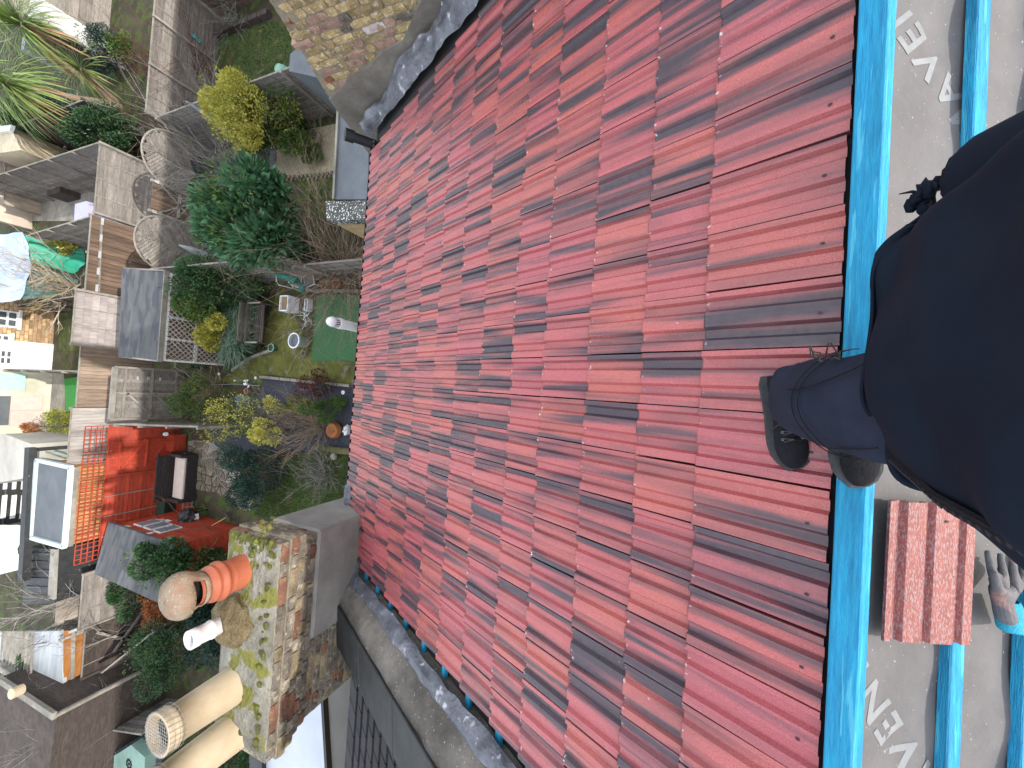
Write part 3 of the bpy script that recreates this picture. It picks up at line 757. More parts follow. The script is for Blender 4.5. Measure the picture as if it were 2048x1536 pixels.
# ================================================================== THE PERSON on the ridge (faces -x, seen from above)
m_jack = M('navy_jacket', (0.004, 0.008, 0.017), (0.007, 0.013, 0.025), 7, 0.85, 0.35, dirt=0.25, spec=0.15, dist=0.004)
m_trou = M('navy_trousers', (0.014, 0.019, 0.034), (0.022, 0.028, 0.048), 9, 0.85, 0.4, dirt=0.25, spec=0.15, dist=0.004)
m_shoe = M('black_suede', (0.008, 0.008, 0.011), (0.014, 0.014, 0.018), 30, 0.9, 0.4, dirt=0.2, spec=0.2)
m_sole = M('rubber_sole', (0.035, 0.04, 0.045), (0.06, 0.065, 0.07), 25, 0.8, 0.3, dirt=0.3)
m_skin = M('skin', (0.42, 0.24, 0.16), (0.48, 0.28, 0.19), 10, 0.55, 0.1, dirt=0.1)
m_hair = M('dark_hair', (0.01, 0.008, 0.006), (0.02, 0.016, 0.012), 40, 0.7, 0.5)
pe = thing('person', 'person in dark navy jacket, trousers and black laced shoes standing on the ridge', 'person', (0.02, -0.45, 7.85))
J = {  # joints of the continuous body
 'pelvis': (0.02, -0.52, 8.55, .13), 'waist': (0.02, -0.53, 8.68, .115), 'chest': (0.0, -0.56, 8.93, .135), 'neckb': (0.0, -0.60, 9.10, .065), 'neck': (0.0, -0.62, 9.16, .05), 'head': (-0.01, -0.63, 9.28, .085), 'crown': (-0.01, -0.64, 9.36, .07),
 'hipL': (0.03, -0.62, 8.50, .09), 'kneeL': (0.02, -0.55, 8.20, .062), 'ankL': (0.01, -0.475, 7.955, .04), 'toeL': (-0.05, -0.475, 7.965, .025),
 'hipR': (0.03, -0.42, 8.50, .09), 'kneeR': (0.0, -0.38, 8.17, .062), 'ankR': (0.03, -0.325, 7.88, .04), 'toeR': (-0.03, -0.325, 7.895, .02),
 'shR': (0.0, -0.42, 9.04, .055), 'elR': (-0.06, -0.33, 8.98, .04), 'wrR': (-0.03, -0.26, 9.17, .028), 'haR': (-0.02, -0.21, 9.22, .03),
 'shL': (0.02, -0.78, 9.04, .055), 'elL': (0.34, -0.64, 8.72, .04), 'wrL': (0.42, -0.53, 8.48, .028), 'haL': (0.425, -0.51, 8.42, .03)}
ED = [('pelvis', 'waist'), ('waist', 'chest'), ('chest', 'neckb'), ('neckb', 'neck'), ('neck', 'head'), ('head', 'crown'), ('pelvis', 'hipL'), ('hipL', 'kneeL'), ('kneeL', 'ankL'), ('ankL', 'toeL'),
      ('pelvis', 'hipR'), ('hipR', 'kneeR'), ('kneeR', 'ankR'), ('ankR', 'toeR'), ('chest', 'shR'), ('shR', 'elR'), ('elR', 'wrR'), ('wrR', 'haR'), ('chest', 'shL'), ('shL', 'elL'), ('elL', 'wrL'), ('wrL', 'haL')]
names = list(J)
me = bpy.data.meshes.new('body')
me.from_pydata([tuple(Vector(J[k][:3]) - pe.location) for k in names], [(names.index(a), names.index(b)) for a, b in ED], [])
bo = bpy.data.objects.new('body', me); link(bo, pe); me.materials.append(m_skin)
sk = bo.modifiers.new('skin', 'SKIN')
for i, k in enumerate(names):
    r = J[k][3]; me.skin_vertices[0].data[i].radius = (r, r); me.skin_vertices[0].data[i].use_root = (k == 'pelvis')
bo.modifiers.new('sub', 'SUBSURF').render_levels = 1
def loft(rings, n, name, mat, par, folds=0.006, freq=9, seed=1, cap_top=False, thick=0.004, sq=1.0):
    """rings: (centre, rx, ry, twist) stacked outlines, cloth folds run along the limb"""
    m = MB(); K = len(rings); rnd = random.Random(seed); ph = [rnd.uniform(0, 6) for _ in range(6)]
    for i, (c, rx, ry) in enumerate(rings):
        c = Vector(c)
        for j in range(n):
            t = 2 * math.pi * j / n
            q = 1 + folds / max(rx, .03) * (math.sin(freq * t + ph[0] + i * .35) * .5 + math.sin(3 * t + ph[1] + i * .8) * .6 + math.sin(5 * t - i * 1.2 + ph[2]) * .5)
            ct, st_ = math.cos(t), math.sin(t); ct = math.copysign(abs(ct) ** sq, ct); st_ = math.copysign(abs(st_) ** sq, st_)
            m.v.append(c + Vector((rx * ct * q, ry * st_ * q, folds * .8 * math.sin(2 * t + i * 1.7 + ph[3]))))
    for i in range(K - 1):
        for j in range(n):
            m.f.append((i * n + j, i * n + (j + 1) % n, (i + 1) * n + (j + 1) % n, (i + 1) * n + j))
    if cap_top: m.f.append(tuple((K - 1) * n + j for j in range(n)))
    o = m.build(name, mat, par, smooth=True)
    s = o.modifiers.new('sub', 'SUBSURF'); s.levels = 1; s.render_levels = 2
    s = o.modifiers.new('s', 'SOLIDIFY'); s.thickness = thick
    return o
# trousers: seat and both legs
def ring_path(pts, m):
    out = []
    for i in range(len(pts) - 1):
        a, b = pts[i], pts[i + 1]
        for k in range(m):
            t = k / m; out.append((Vector(a[0]).lerp(Vector(b[0]), t), a[1] + (b[1] - a[1]) * t, a[2] + (b[2] - a[2]) * t))
    out.append((Vector(pts[-1][0]), pts[-1][1], pts[-1][2])); return out
loft(ring_path([((0.045, -0.330, 7.935), .078, .062), ((0.03, -0.325, 7.98), .092, .074), ((0.02, -0.350, 8.14), .104, .084), ((0.015, -0.40, 8.32), .108, .090), ((0.05, -0.47, 8.50), .11, .10)], 4), 26, 'trouser_leg', m_trou, pe, 0.008, 6, 3)
loft(ring_path([((0.0, -0.49, 7.975), .078, .068), ((0.0, -0.50, 8.08), .084, .076), ((0.0, -0.53, 8.22), .095, .085), ((0.02, -0.57, 8.38), .11, .10), ((0.05, -0.57, 8.50), .11, .11)], 4), 26, 'trouser_leg', m_trou, pe, 0.007, 6, 8)
# patch pocket and seams on the near leg
def on_leg(t, z):      # point on the near trouser leg surface, t angle
    P = [((0.045, -0.330, 7.935), .078, .062), ((0.03, -0.325, 7.98), .092, .074), ((0.02, -0.350, 8.14), .104, .084), ((0.015, -0.40, 8.32), .108, .090), ((0.03, -0.46, 8.56), .145, .125)]
    for i in range(4):
        if P[i][0][2] <= z <= P[i + 1][0][2]:
            f = (z - P[i][0][2]) / (P[i + 1][0][2] - P[i][0][2])
            c = Vector(P[i][0]).lerp(Vector(P[i + 1][0]), f); rx = P[i][1] + f * (P[i + 1][1] - P[i][1]); ry = P[i][2] + f * (P[i + 1][2] - P[i][2])
            return c + Vector(((rx + .009) * math.cos(t), (ry + .009) * math.sin(t), 0))
fl = MB()
sm = MB()
sm.tube([on_leg(t * .1, 8.17 + .012 * math.sin(t * .3)) for t in range(0, 36)], 0.0012, 5)
sm.tube([on_leg(t * .1, 8.195 + .014 * math.sin(t * .3)) for t in range(0, 36)], 0.0012, 5)
sm.tube([on_leg(.75 + .9 * (1 - ((t - 10) / 10) ** 2) * .2 + t * .03, 8.36 - .012 * t) for t in range(0, 20)], 0.0016, 5)
sm.tube([on_leg(2.2 + t * .03, 8.38 - .015 * t) for t in range(0, 12)], 0.0016, 5)
sm.build('pocket_seam', m_shoe, pe)
# frayed threads at the pocket
ft = MB(); fr2 = random.Random(3)
for _ in range(14):
    c = on_leg(0.62 + fr2.uniform(-.12, .12), 8.20 + fr2.uniform(-.05, .05))
    ft.tube([c, c + Vector((fr2.uniform(0, .01), fr2.uniform(0, .008), fr2.uniform(-.008, .008))), c + Vector((fr2.uniform(0, .03), fr2.uniform(0, .02), fr2.uniform(-.02, .02)))], .0016, 4)
ft.build('frayed_threads', m_black, pe, kind='stuff')
# jacket
JR = [((0.12, -0.505, 8.36), .236, .19), ((0.115, -0.505, 8.39), .247, .195), ((0.095, -0.505, 8.52), .272, .20), ((0.08, -0.51, 8.68), .275, .21), ((0.055, -0.52, 8.83), .255, .21), ((0.03, -0.55, 8.95), .20, .21), ((0.0, -0.585, 9.05), .145, .19), ((0.0, -0.61, 9.11), .085, .11), ((0.0, -0.62, 9.15), .07, .08)]
loft(ring_path(JR, 4), 60, 'jacket', m_jack, pe, 0.014, 9, 5, thick=0.005, sq=0.72)
# zip down the front (towards -x), slightly on the camera side
zp = MB(); zt_ = MB()
for k in range(90):
    f = 1 + k / 89 * (len(JR) - 5); i = int(f); q = f - i
    a_, b_ = JR[i], JR[min(i + 1, len(JR) - 1)]
    c = Vector(a_[0]).lerp(Vector(b_[0]), q); rx = a_[1] + (b_[1] - a_[1]) * q; ry = a_[2] + (b_[2] - a_[2]) * q
    th = math.pi - 0.85
    p = c + Vector((-(rx + .007) * abs(math.cos(th)) ** .72, (ry + .005) * abs(math.sin(th)) ** .72, 0))
    tn = Vector((math.sin(th), -math.cos(th), 0))
    zt_.box(p + tn * (.003 if k % 2 else -.003), (.006, .006, .0035), th)
    if k < 89: zp.v += [p + tn * .014, p - tn * .014]
for k in range(88): zp.f.append((2 * k, 2 * k + 1, 2 * k + 3, 2 * k + 2))
zpo = zp.build('zip_tape', m_shoe, pe); q_ = zpo.modifiers.new('s', 'SOLIDIFY'); q_.thickness = 0.006
zt_.build('zip_teeth', M('zip', (0.02, 0.02, 0.025), (0.03, 0.03, 0.035), 20, 0.5, 0), pe, kind='stuff')
# sleeves
def sleeve(pts, rad, seed):
    m = MB(); rnd = random.Random(seed); P = []; R2 = []
    for i in range(len(pts) - 1):
        for k in range(5):
            t = k / 5; P.append(Vector(pts[i]).lerp(Vector(pts[i + 1]), t)); R2.append((rad[i] + (rad[i + 1] - rad[i]) * t) * (1 + rnd.uniform(-.06, .06)))
    P.append(Vector(pts[-1])); R2.append(rad[-1])
    m.tube(P, R2, 18)
    o = m.build('sleeve', m_jack, pe, smooth=True); o.modifiers.new('sub', 'SUBSURF').render_levels = 1
    return o
sleeve([J['shR'][:3], J['elR'][:3], (-0.035, -0.27, 9.14)], [.085, .065, .048], 2)
sleeve([J['shL'][:3], (0.34, -0.64, 8.72), (0.43, -0.475, 8.26)], [.11, .10, .072], 4)
# knotted strap and torn cuff at the hem behind
kn = MB(); r5 = random.Random(8)
kc = Vector((0.425, -0.445, 8.235))
for _ in range(7): kn.blob(kc + Vector((r5.uniform(-.02, .02), r5.uniform(-.02, .02), r5.uniform(-.02, .02))), (r5.uniform(.010, .018), r5.uniform(.008, .016), r5.uniform(.008, .014)), 8, 6, .4)
kn.tube([kc, kc + Vector((.01, .025, 0)), kc + Vector((.012, .04, -.01))], [.005, .003, .001], 5)
kn.tube([kc, kc + Vector((-.02, -.01, -.01)), kc + Vector((-.04, -.02, -.01))], [.010, .008, .005], 6)
kn.build('torn_cuff', m_jack, pe, smooth=True)
MB().blob(J['crown'][:3], (.088, .080, .085), 16, 10, 0.05).build('hair', m_hair, pe, smooth=True)
# phone-side hand is behind the camera; fingers of both hands
for hand, dr in (('haR', Vector((-.2, .5, .8))), ('haL', Vector((.05, .2, -1)))):
    hb = MB(); c = Vector(J[hand][:3]); dr.normalize(); sd = dr.cross(Vector((0, 0, 1)) if abs(dr.z) < .9 else Vector((0, 1, 0))).normalized()
    for i, ln in enumerate((.052, .060, .057, .045)):
        b0 = c + sd * (.016 * (i - 1.5)); hb.tube([b0, b0 + dr * ln * .5, b0 + dr * ln * .9 + sd * .003], [.0085, .008, .006], 7)
    hb.tube([c - sd * .02, c - sd * .038 + dr * .01, c - sd * .045 + dr * .035], [.010, .009, .007], 7)
    hb.build('fingers', m_skin, pe, smooth=True)
# shoes: toe towards -x
def shoe(heel, yaw, label, tilt=0.0):
    m = MB(); so2 = MB(); n = 20; L3 = 0.275
    H = Vector(heel); R3 = Matrix.Rotation(yaw, 3, 'Z') @ Matrix.Rotation(tilt, 3, 'Y')
    def P(u, v, z): return H + R3 @ Vector((-u, v, z))
    secs = [(0.0, .028, .055), (.02, .037, .072), (.07, .038, .082), (.12, .040, .078), (.16, .045, .062), (.20, .048, .048), (.235, .044, .040), (.26, .031, .032), (.275, .012, .022)]
    for (u, hw, hh) in secs:
        for j in range(n):
            t = 2 * math.pi * j / n
            z = 0.012 + hh * (0.5 + 0.5 * math.sin(t)) ** 0.8
            m.v.append(P(u, hw * math.cos(t) * (0.75 + 0.25 * (1 - (z / .09))), z))
    for i in range(len(secs) - 1):
        for j in range(n): m.f.append((i * n + j, i * n + (j + 1) % n, (i + 1) * n + (j + 1) % n, (i + 1) * n + j))
    m.f.append(tuple(range(n))); m.f.append(tuple((len(secs) - 1) * n + j for j in range(n)))
    root = m.build('shoe', m_shoe, pe, smooth=True, label=label)
    root.modifiers.new('sub', 'SUBSURF').render_levels = 1
    ring = []
    for (u, hw, hh) in secs: ring.append((u, hw + .006))
    out = [(u - .004 if u == 0 else u + (.006 if u > .27 else 0), w_) for u, w_ in ring] + [(u, -w_) for u, w_ in reversed(ring)]
    k = len(so2.v); K = len(out)
    for z in (0.0, 0.024):
        for u, v in out: so2.v.append(P(u, v, z))
    so2.f.append(tuple(range(K))[::-1]); so2.f.append(tuple(range(K, 2 * K)))
    for i in range(K): so2.f.append((i, (i + 1) % K, K + (i + 1) % K, K + i))
    def sub(mb, name, mat, smooth=False):
        o = mb.build(name, mat, None, smooth=smooth); o.parent = root; o.location = o.location - root.location - pe.location; return o
    sub(so2, 'sole', m_sole)
    lc = MB()
    for i in range(4):
        u = .115 + i * .022; z = .105 - i * .011
        lc.tube([P(u, -.022, z - .010), P(u + .004, 0, z + .004), P(u + .010, .022, z - .010)], .0023, 5)
        lc.tube([P(u + .010, -.022, z - .014), P(u + .004, 0, z + .004), P(u, .022, z - .010)], .0023, 5)
    lc.tube([P(.12, 0, .108), P(.135, .028, .098), P(.15, .045, .07)], .002, 5); lc.tube([P(.12, 0, .108), P(.14, -.02, .10), P(.175, -.03, .075)], .002, 5)
    lc.tube([P(.12, 0, .108), P(.105, .02, .116), P(.118, .03, .108), P(.12, 0, .108)], .002, 5)
    sub(lc, 'shoe_lace', m_black)
    ey = MB()
    for i in range(4):
        for sgn in (-1, 1): ey.lathe(P(.118 + i * .022, sgn * .024, .097 - i * .012), [(.004, 0), (.004, .003), (.002, .003)], 8)
    sub(ey, 'eyelet', M('eyelet', (0.2, 0.2, 0.21), (0.25, 0.25, 0.26), 10, 0.4, 0, metal=0.8))
    return root
shoe(roofp(0.095, 0.405, 0.015), 0.22, 'black laced shoe standing on the tiles')
shoe(roofp(0.085, 0.235, 0.028), 0.12, 'black laced shoe standing on the ridge batten')

# ================================================================== WORK GLOVE on the rear battens
m_gpalm = M('glove_latex', (0.075, 0.075, 0.085), (0.13, 0.125, 0.135), 14, 0.7, 0.5, dirt=0.3, spot=(0.28, 0.15, 0.13), spot_scale=9, spot_amt=0.12)
m_gknit = M('glove_knit', (0.01, 0.26, 0.42), (0.03, 0.36, 0.50), 60, 0.8, 0.6, dirt=0.2)
gl = thing('work_glove', 'grey rubber palmed work glove with blue knitted cuff lying palm up on the membrane', 'glove')
def gp(px, py, l): a_ = BF(px, py, l); return backp(a_[0], a_[1], l)
def tubeE(mb, pts, rads, n=12): mb.tube(pts, rads, n)
gm = MB()
gs = bpy.data.meshes.new('glove_shell')
GJ = [('palm', 2002, 1185, .045, .032), ('wristc', 2008, 1222, .045, .036), ('cuff', 2016, 1248, .045, .040), ('pm2', 1998, 1160, .045, .030),
      ('i0', 1986, 1148, .048, .017), ('i1', 1978, 1118, .058, .0125), ('i2', 1975, 1100, .052, .0105),
      ('m0', 2006, 1142, .048, .015), ('m1', 2002, 1120, .060, .0115), ('m2', 2000, 1106, .055, .0095),
      ('r0', 2026, 1142, .048, .015), ('r1', 2026, 1124, .060, .0115), ('r2', 2024, 1112, .054, .0095),
      ('l0', 2044, 1150, .046, .014), ('l1', 2046, 1134, .055, .0105), ('l2', 2044, 1124, .050, .009),
      ('t0', 1996, 1178, .058, .020), ('t1', 1990, 1156, .070, .015), ('t2', 1987, 1142, .072, .0115), ('pe', 2030, 1178, .045, .030)]
GE = [(0, 1), (1, 2), (0, 3), (3, 4), (4, 5), (5, 6), (3, 7), (7, 8), (8, 9), (0, 19), (19, 10), (10, 11), (11, 12), (19, 13), (13, 14), (14, 15), (0, 16), (16, 17), (17, 18)]
gs.from_pydata([tuple(gp(a_, b_, c_)) for _, a_, b_, c_, _ in GJ], GE, [])
gs.materials.append(m_gpalm)
go_ = bpy.data.objects.new('glove_shell', gs); link(go_, gl); go_.modifiers.new('skin', 'SKIN')
for i, q in enumerate(GJ):
    gs.skin_vertices[0].data[i].radius = (q[4] * .62, q[4] * .62); gs.skin_vertices[0].data[i].use_root = (i == 0)
go_.modifiers.new('sub', 'SUBSURF').render_levels = 2
cf = MB(); prs = [(1997, 1200, .036), (2004, 1222, .044), (2008, 1240, .041), (2012, 1258, .043), (2014, 1262, .036)]
P = [gp(a_ + 14, b_, .036) for a_, b_, _ in prs]
n = 20; r6 = random.Random(6)
for i, (p, q) in enumerate(zip(P, prs)):
    for j in range(n):
        t = 2 * math.pi * j / n; rr_ = q[2] * (1 + .06 * math.sin(3 * t + i)) 
        cf.v.append(p + BD * rr_ * 0.95 * math.cos(t) + BN * (rr_ * .55 * math.sin(t)) + Vector((r6.uniform(-.002, .002), 0, 0)))
for i in range(len(P) - 1):
    for j in range(n): cf.f.append((i * n + j, i * n + (j + 1) % n, (i + 1) * n + (j + 1) % n, (i + 1) * n + j))
co_ = cf.build('knit_cuff', m_gknit, gl, smooth=True); q_ = co_.modifiers.new('sub', 'SUBSURF'); q_.levels = q_.render_levels = 2; q_ = co_.modifiers.new('s', 'SOLIDIFY'); q_.thickness = 0.003
# ================================================================== GARDENS: materials
m_wgrey = M('weathered_fence', (0.17, 0.15, 0.135), (0.29, 0.265, 0.24), 3, 0.9, 0.6, (1.5, 1.5, 14), 0.22, dirt=0.35)
m_wgreyh = M('weathered_fence_h', (0.16, 0.15, 0.14), (0.27, 0.25, 0.235), 3, 0.9, 0.6, (1.5, 1.5, 10), 0.25, dirt=0.35)
m_wbrown = M('brown_fence', (0.10, 0.065, 0.045), (0.19, 0.13, 0.095), 3, 0.85, 0.6, (10, 10, 1.0), 0.25, dirt=0.35)
m_wdark = M('dark_fence', (0.045, 0.035, 0.030), (0.09, 0.07, 0.06), 3, 0.9, 0.6, (1.5, 1.5, 8), 0.25, dirt=0.3)
m_rail = M('fence_rail', (0.20, 0.18, 0.155), (0.31, 0.285, 0.25), 6, 0.9, 0.4, dirt=0.35)
m_red = M('red_stain', (0.31, 0.032, 0.015), (0.43, 0.060, 0.026), 4, 0.6, 0.4, (1, 1, 6), 0.14, dirt=0.25)
m_orange = M('cedar_boards', (0.42, 0.19, 0.07), (0.56, 0.30, 0.13), 4, 0.7, 0.4, (8, 8, 1), 0.2, dirt=0.25)
m_rust = M('orange_ply', (0.28, 0.11, 0.025), (0.40, 0.17, 0.045), 3, 0.8, 0.3, (1, 1, 6), 0.1, dirt=0.3)
m_shingle = M('shed_felt', (0.075, 0.08, 0.085), (0.125, 0.13, 0.135), 1.6, 0.85, 0.5, (1.0, 3.0, 1), 0.05, dirt=0.45, spot=(0.05, 0.055, 0.065), spot_scale=1.3, spot_amt=0.2)
m_iron = M('galvanised', (0.45, 0.46, 0.48), (0.6, 0.61, 0.63), 9, 0.45, 0.1, metal=0.3)
m_pave = M('slate_paving', (0.09, 0.10, 0.11), (0.17, 0.175, 0.18), 4, 0.8, 0.4, var=0.25, dirt=0.35)
m_stonep = M('crazy_stone', (0.12, 0.10, 0.075), (0.21, 0.18, 0.135), 5, 0.9, 0.5, var=0.28, dirt=0.4)
m_conc = M('old_concrete', (0.22, 0.21, 0.18), (0.33, 0.31, 0.27), 4, 0.9, 0.5, dirt=0.4)
m_grav = M('pale_gravel', (0.44, 0.37, 0.25), (0.66, 0.58, 0.42), 45, 0.95, 1.2, dirt=0.35, dist=0.03)
m_lawn = M('lawn_green', (0.04, 0.05, 0.018), (0.07, 0.10, 0.02), 3, 0.95, 0.8, dirt=0.4, spot=(0.12, 0.095, 0.04), spot_scale=2.5, spot_amt=0.13, dist=0.03)
m_turf = M('artificial_turf', (0.035, 0.115, 0.045), (0.055, 0.16, 0.065), 90, 0.9, 0.7, dirt=0.12)
m_chip = M('blue_slate_chippings', (0.035, 0.04, 0.06), (0.12, 0.125, 0.16), 40, 0.8, 1.2, dirt=0.3, dist=0.03)
m_moss2 = M('mossy_slabs', (0.075, 0.085, 0.012), (0.15, 0.15, 0.03), 5, 0.95, 0.6, dirt=0.5, spot=(0.14, 0.125, 0.09), spot_scale=3, spot_amt=0.12)
m_bark = M('bark', (0.10, 0.075, 0.055), (0.19, 0.15, 0.115), 12, 0.95, 1.0, dirt=0.4)
m_twig = M('twigs', (0.20, 0.145, 0.10), (0.36, 0.28, 0.20), 12, 0.9, 0.2, island=0.3)
m_twiggrey = M('grey_twigs', (0.18, 0.17, 0.155), (0.32, 0.30, 0.28), 12, 0.9, 0.2, island=0.3)
m_twigred = M('burgundy_twigs', (0.06, 0.012, 0.012), (0.11, 0.025, 0.022), 12, 0.9, 0.2, island=0.3)
m_twigor = M('orange_twigs', (0.32, 0.10, 0.035), (0.42, 0.18, 0.06), 12, 0.9, 0.2, island=0.3)
m_twigye = M('straw_canes', (0.42, 0.31, 0.12), (0.52, 0.42, 0.2), 12, 0.9, 0.2, island=0.3)
def leafm(n, a, b, isl=0.4, tr=0.25): return M(n, a, b, 2.2, 0.55, 0.0, island=isl, dirt=0.3, trans=tr, spec=0.5)
m_l_dark = leafm('leaf_dark', (0.022, 0.068, 0.025), (0.06, 0.135, 0.045))
m_l_laurel = leafm('leaf_laurel', (0.035, 0.115, 0.055), (0.10, 0.23, 0.10))
m_l_mid = leafm('leaf_mid', (0.05, 0.11, 0.025), (0.11, 0.19, 0.04))
m_l_ever = leafm('leaf_evergreen', (0.012, 0.042, 0.03), (0.03, 0.075, 0.05))
m_l_yel = leafm('leaf_yellow', (0.40, 0.38, 0.05), (0.68, 0.63, 0.16), 0.35)
m_l_yg = leafm('leaf_yellow_green', (0.12, 0.17, 0.02), (0.40, 0.38, 0.05), 0.4)
m_l_palm = leafm('leaf_palm', (0.13, 0.22, 0.05), (0.28, 0.36, 0.12), 0.3)
m_l_blue = leafm('leaf_bluegrey', (0.12, 0.17, 0.15), (0.20, 0.26, 0.23), 0.3)
m_l_grass = leafm('leaf_iris', (0.10, 0.18, 0.11), (0.20, 0.29, 0.19), 0.35)
m_l_dead = leafm('leaf_dead', (0.30, 0.18, 0.08), (0.42, 0.28, 0.15), 0.3)

def sheet(name, px, z, mat, kind='structure', step=None):
    m = MB(); P = [G(x, y, z) for x, y in px]; m.v = P; m.f = [tuple(range(len(P)))]
    return tag(m.build(name, mat), kind=kind)
def grass(name, pts, n, h, mat, seed, w=0.012):
    """real blades over an outline given in ground metres"""
    r = random.Random(seed); xs = [p.x for p in pts]; ys = [p.y for p in pts]; poly = [(p.x, p.y) for p in pts]; m = MB(); c = 0; it = 0
    while c < n and it < n * 6:
        it += 1; x = r.uniform(min(xs), max(xs)); y = r.uniform(min(ys), max(ys))
        if not inside((x, y), poly): continue
        c += 1; hh = h * r.uniform(.4, 1.2); a = r.uniform(0, 6.3); dx, dy = math.cos(a) * w, math.sin(a) * w; lx, ly = r.uniform(-1, 1) * hh * .5, r.uniform(-1, 1) * hh * .5
        m.face((x - dx, y - dy, 0), (x + dx, y + dy, 0), (x + lx, y + ly, hh))
    return tag(m.build(name, mat), kind='stuff')
# ------------------------------------------------------------------ leaves and twigs
def leafcloud(c, r, n, ls, rnd, shell=0.55, aspect=2.0, lumps=0, up=0.2, squash=1.0):
    """leaf-sized folded faces through a lumpy crown"""
    m = MB(); c = Vector(c); r = Vector(r)
    L = [(Vector((0, 0, -.1)), 0.70)]
    for _ in range(lumps):
        d = Vector((rnd.gauss(0, 1), rnd.gauss(0, 1), rnd.gauss(0.3, .8))).normalized(); L.append((d * rnd.uniform(.45, .95), rnd.uniform(.22, .50)))
    for _ in range(n):
        o, q = rnd.choice(L[1:]) if lumps and rnd.random() < .8 else L[0]
        d = Vector((rnd.gauss(0, 1), rnd.gauss(0, 1), rnd.gauss(0, 1))).normalized()
        p_ = o + d * q * (shell + (1 - shell) * rnd.random() ** .5) * (1.12 if rnd.random() < .08 else 1)
        p = c + Vector((p_.x * r.x, p_.y * r.y, p_.z * r.z))
        if p.z < 0.02: p.z = 0.02 + rnd.random() * .1
        a = (d + Vector((rnd.uniform(-.8, .8), rnd.uniform(-.8, .8), rnd.uniform(-.5, .8) + up))).normalized()
        s = a.cross(Vector((rnd.uniform(-1, 1), rnd.uniform(-1, 1), rnd.uniform(-1, 1)))).normalized()
        l = ls * rnd.uniform(.6, 1.3); w = l / aspect / 2
        m.face(p, p + a * l * .45 + s * w, p + a * l, p + a * l * .45 - s * w)
    return m
def twigs(base, top, spread, n, rad, rnd, depth=2, droop=0.0, seg=4):
    m = MB(); base = Vector(base); H = (Vector(top) - base).length; ax = (Vector(top) - base).normalized()
    def grow(p, d, l, r, k):
        pts = [p]; rr_ = [r]; q = p.copy(); dd = d.copy()
        for i in range(seg):
            dd = (dd + Vector((rnd.uniform(-.25, .25), rnd.uniform(-.25, .25), rnd.uniform(-.2, .2) - droop * .15))).normalized()
            q = q + dd * l / seg; 
            if q.z < .02: q.z = .02
            pts.append(q.copy()); rr_.append(max(r * (1 - (i + 1) / seg * .75), .0018))
        m.tube(pts, rr_, 4 if k < depth else 3, False)
        if k < depth:
            for _ in range(rnd.randint(2, 4)):
                i = rnd.randint(1, seg); nd = (dd + Vector((rnd.uniform(-.9, .9), rnd.uniform(-.9, .9), rnd.uniform(-.4, .7)))).normalized()
                grow(pts[i], nd, l * rnd.uniform(.4, .65), r * .55, k + 1)
    for _ in range(n):
        b = base + Vector((rnd.uniform(-.15, .15), rnd.uniform(-.15, .15), 0)) * spread
        d = (ax + Vector((rnd.uniform(-1, 1), rnd.uniform(-1, 1), rnd.uniform(-.3, .3))) * spread).normalized()
        grow(b, d, H * rnd.uniform(.55, 1.0), rad, 0)
    return m
def bush(name, label, px, z, rpx, hz, n, ls, mat, seed, cat='bush', lumps=9, aspect=2.0, stem=True, mat2=None, n2=0, ls2=None, group=None, shell=.55, loc=None):
    """px: pixel of the crown's middle, z its height above ground, rpx its half extents in photo pixels (down the picture, across)"""
    c = G(px[0], px[1], z) if loc is None else Vector(loc)
    depth = -(CAM.transposed() @ (c - Vector((0, 0, CAMZ)))).z
    rx = rpx[1] * depth / FPX; ry = rpx[0] * depth / FPX
    t = thing(name, label, cat, (c.x, c.y, 0), group=group); rnd = random.Random(seed)
    leafcloud(c, (rx * 1.22, ry * 1.22, hz), int(n * 1.7), ls * 1.12, rnd, shell, aspect, lumps).build('foliage', mat, t)
    if mat2: 
        m2 = leafcloud(c + Vector((0, 0, hz * .12)), (rx * 1.2, ry * 1.2, hz * 1.02), int(n2 * 1.3), ls2 or ls, rnd, .85, aspect, lumps); m2.build('leaf_tips', mat2, t, kind='stuff')
    if stem: twigs((c.x, c.y, 0), (c.x, c.y, c.z + hz * .5), .6, 7, .02, rnd, 2).build('stem', m_bark, t)
    return t
def bare(name, label, base, top, spread, n, rad, seed, mat, cat='shrub', depth=2, droop=0.0):
    n = int(n * 1.7); rad *= 1.15
    t = thing(name, label, cat, (base[0], base[1], 0)); twigs(base, top, spread, n, rad, random.Random(seed), depth, droop).build('branches', mat, t)
    return t

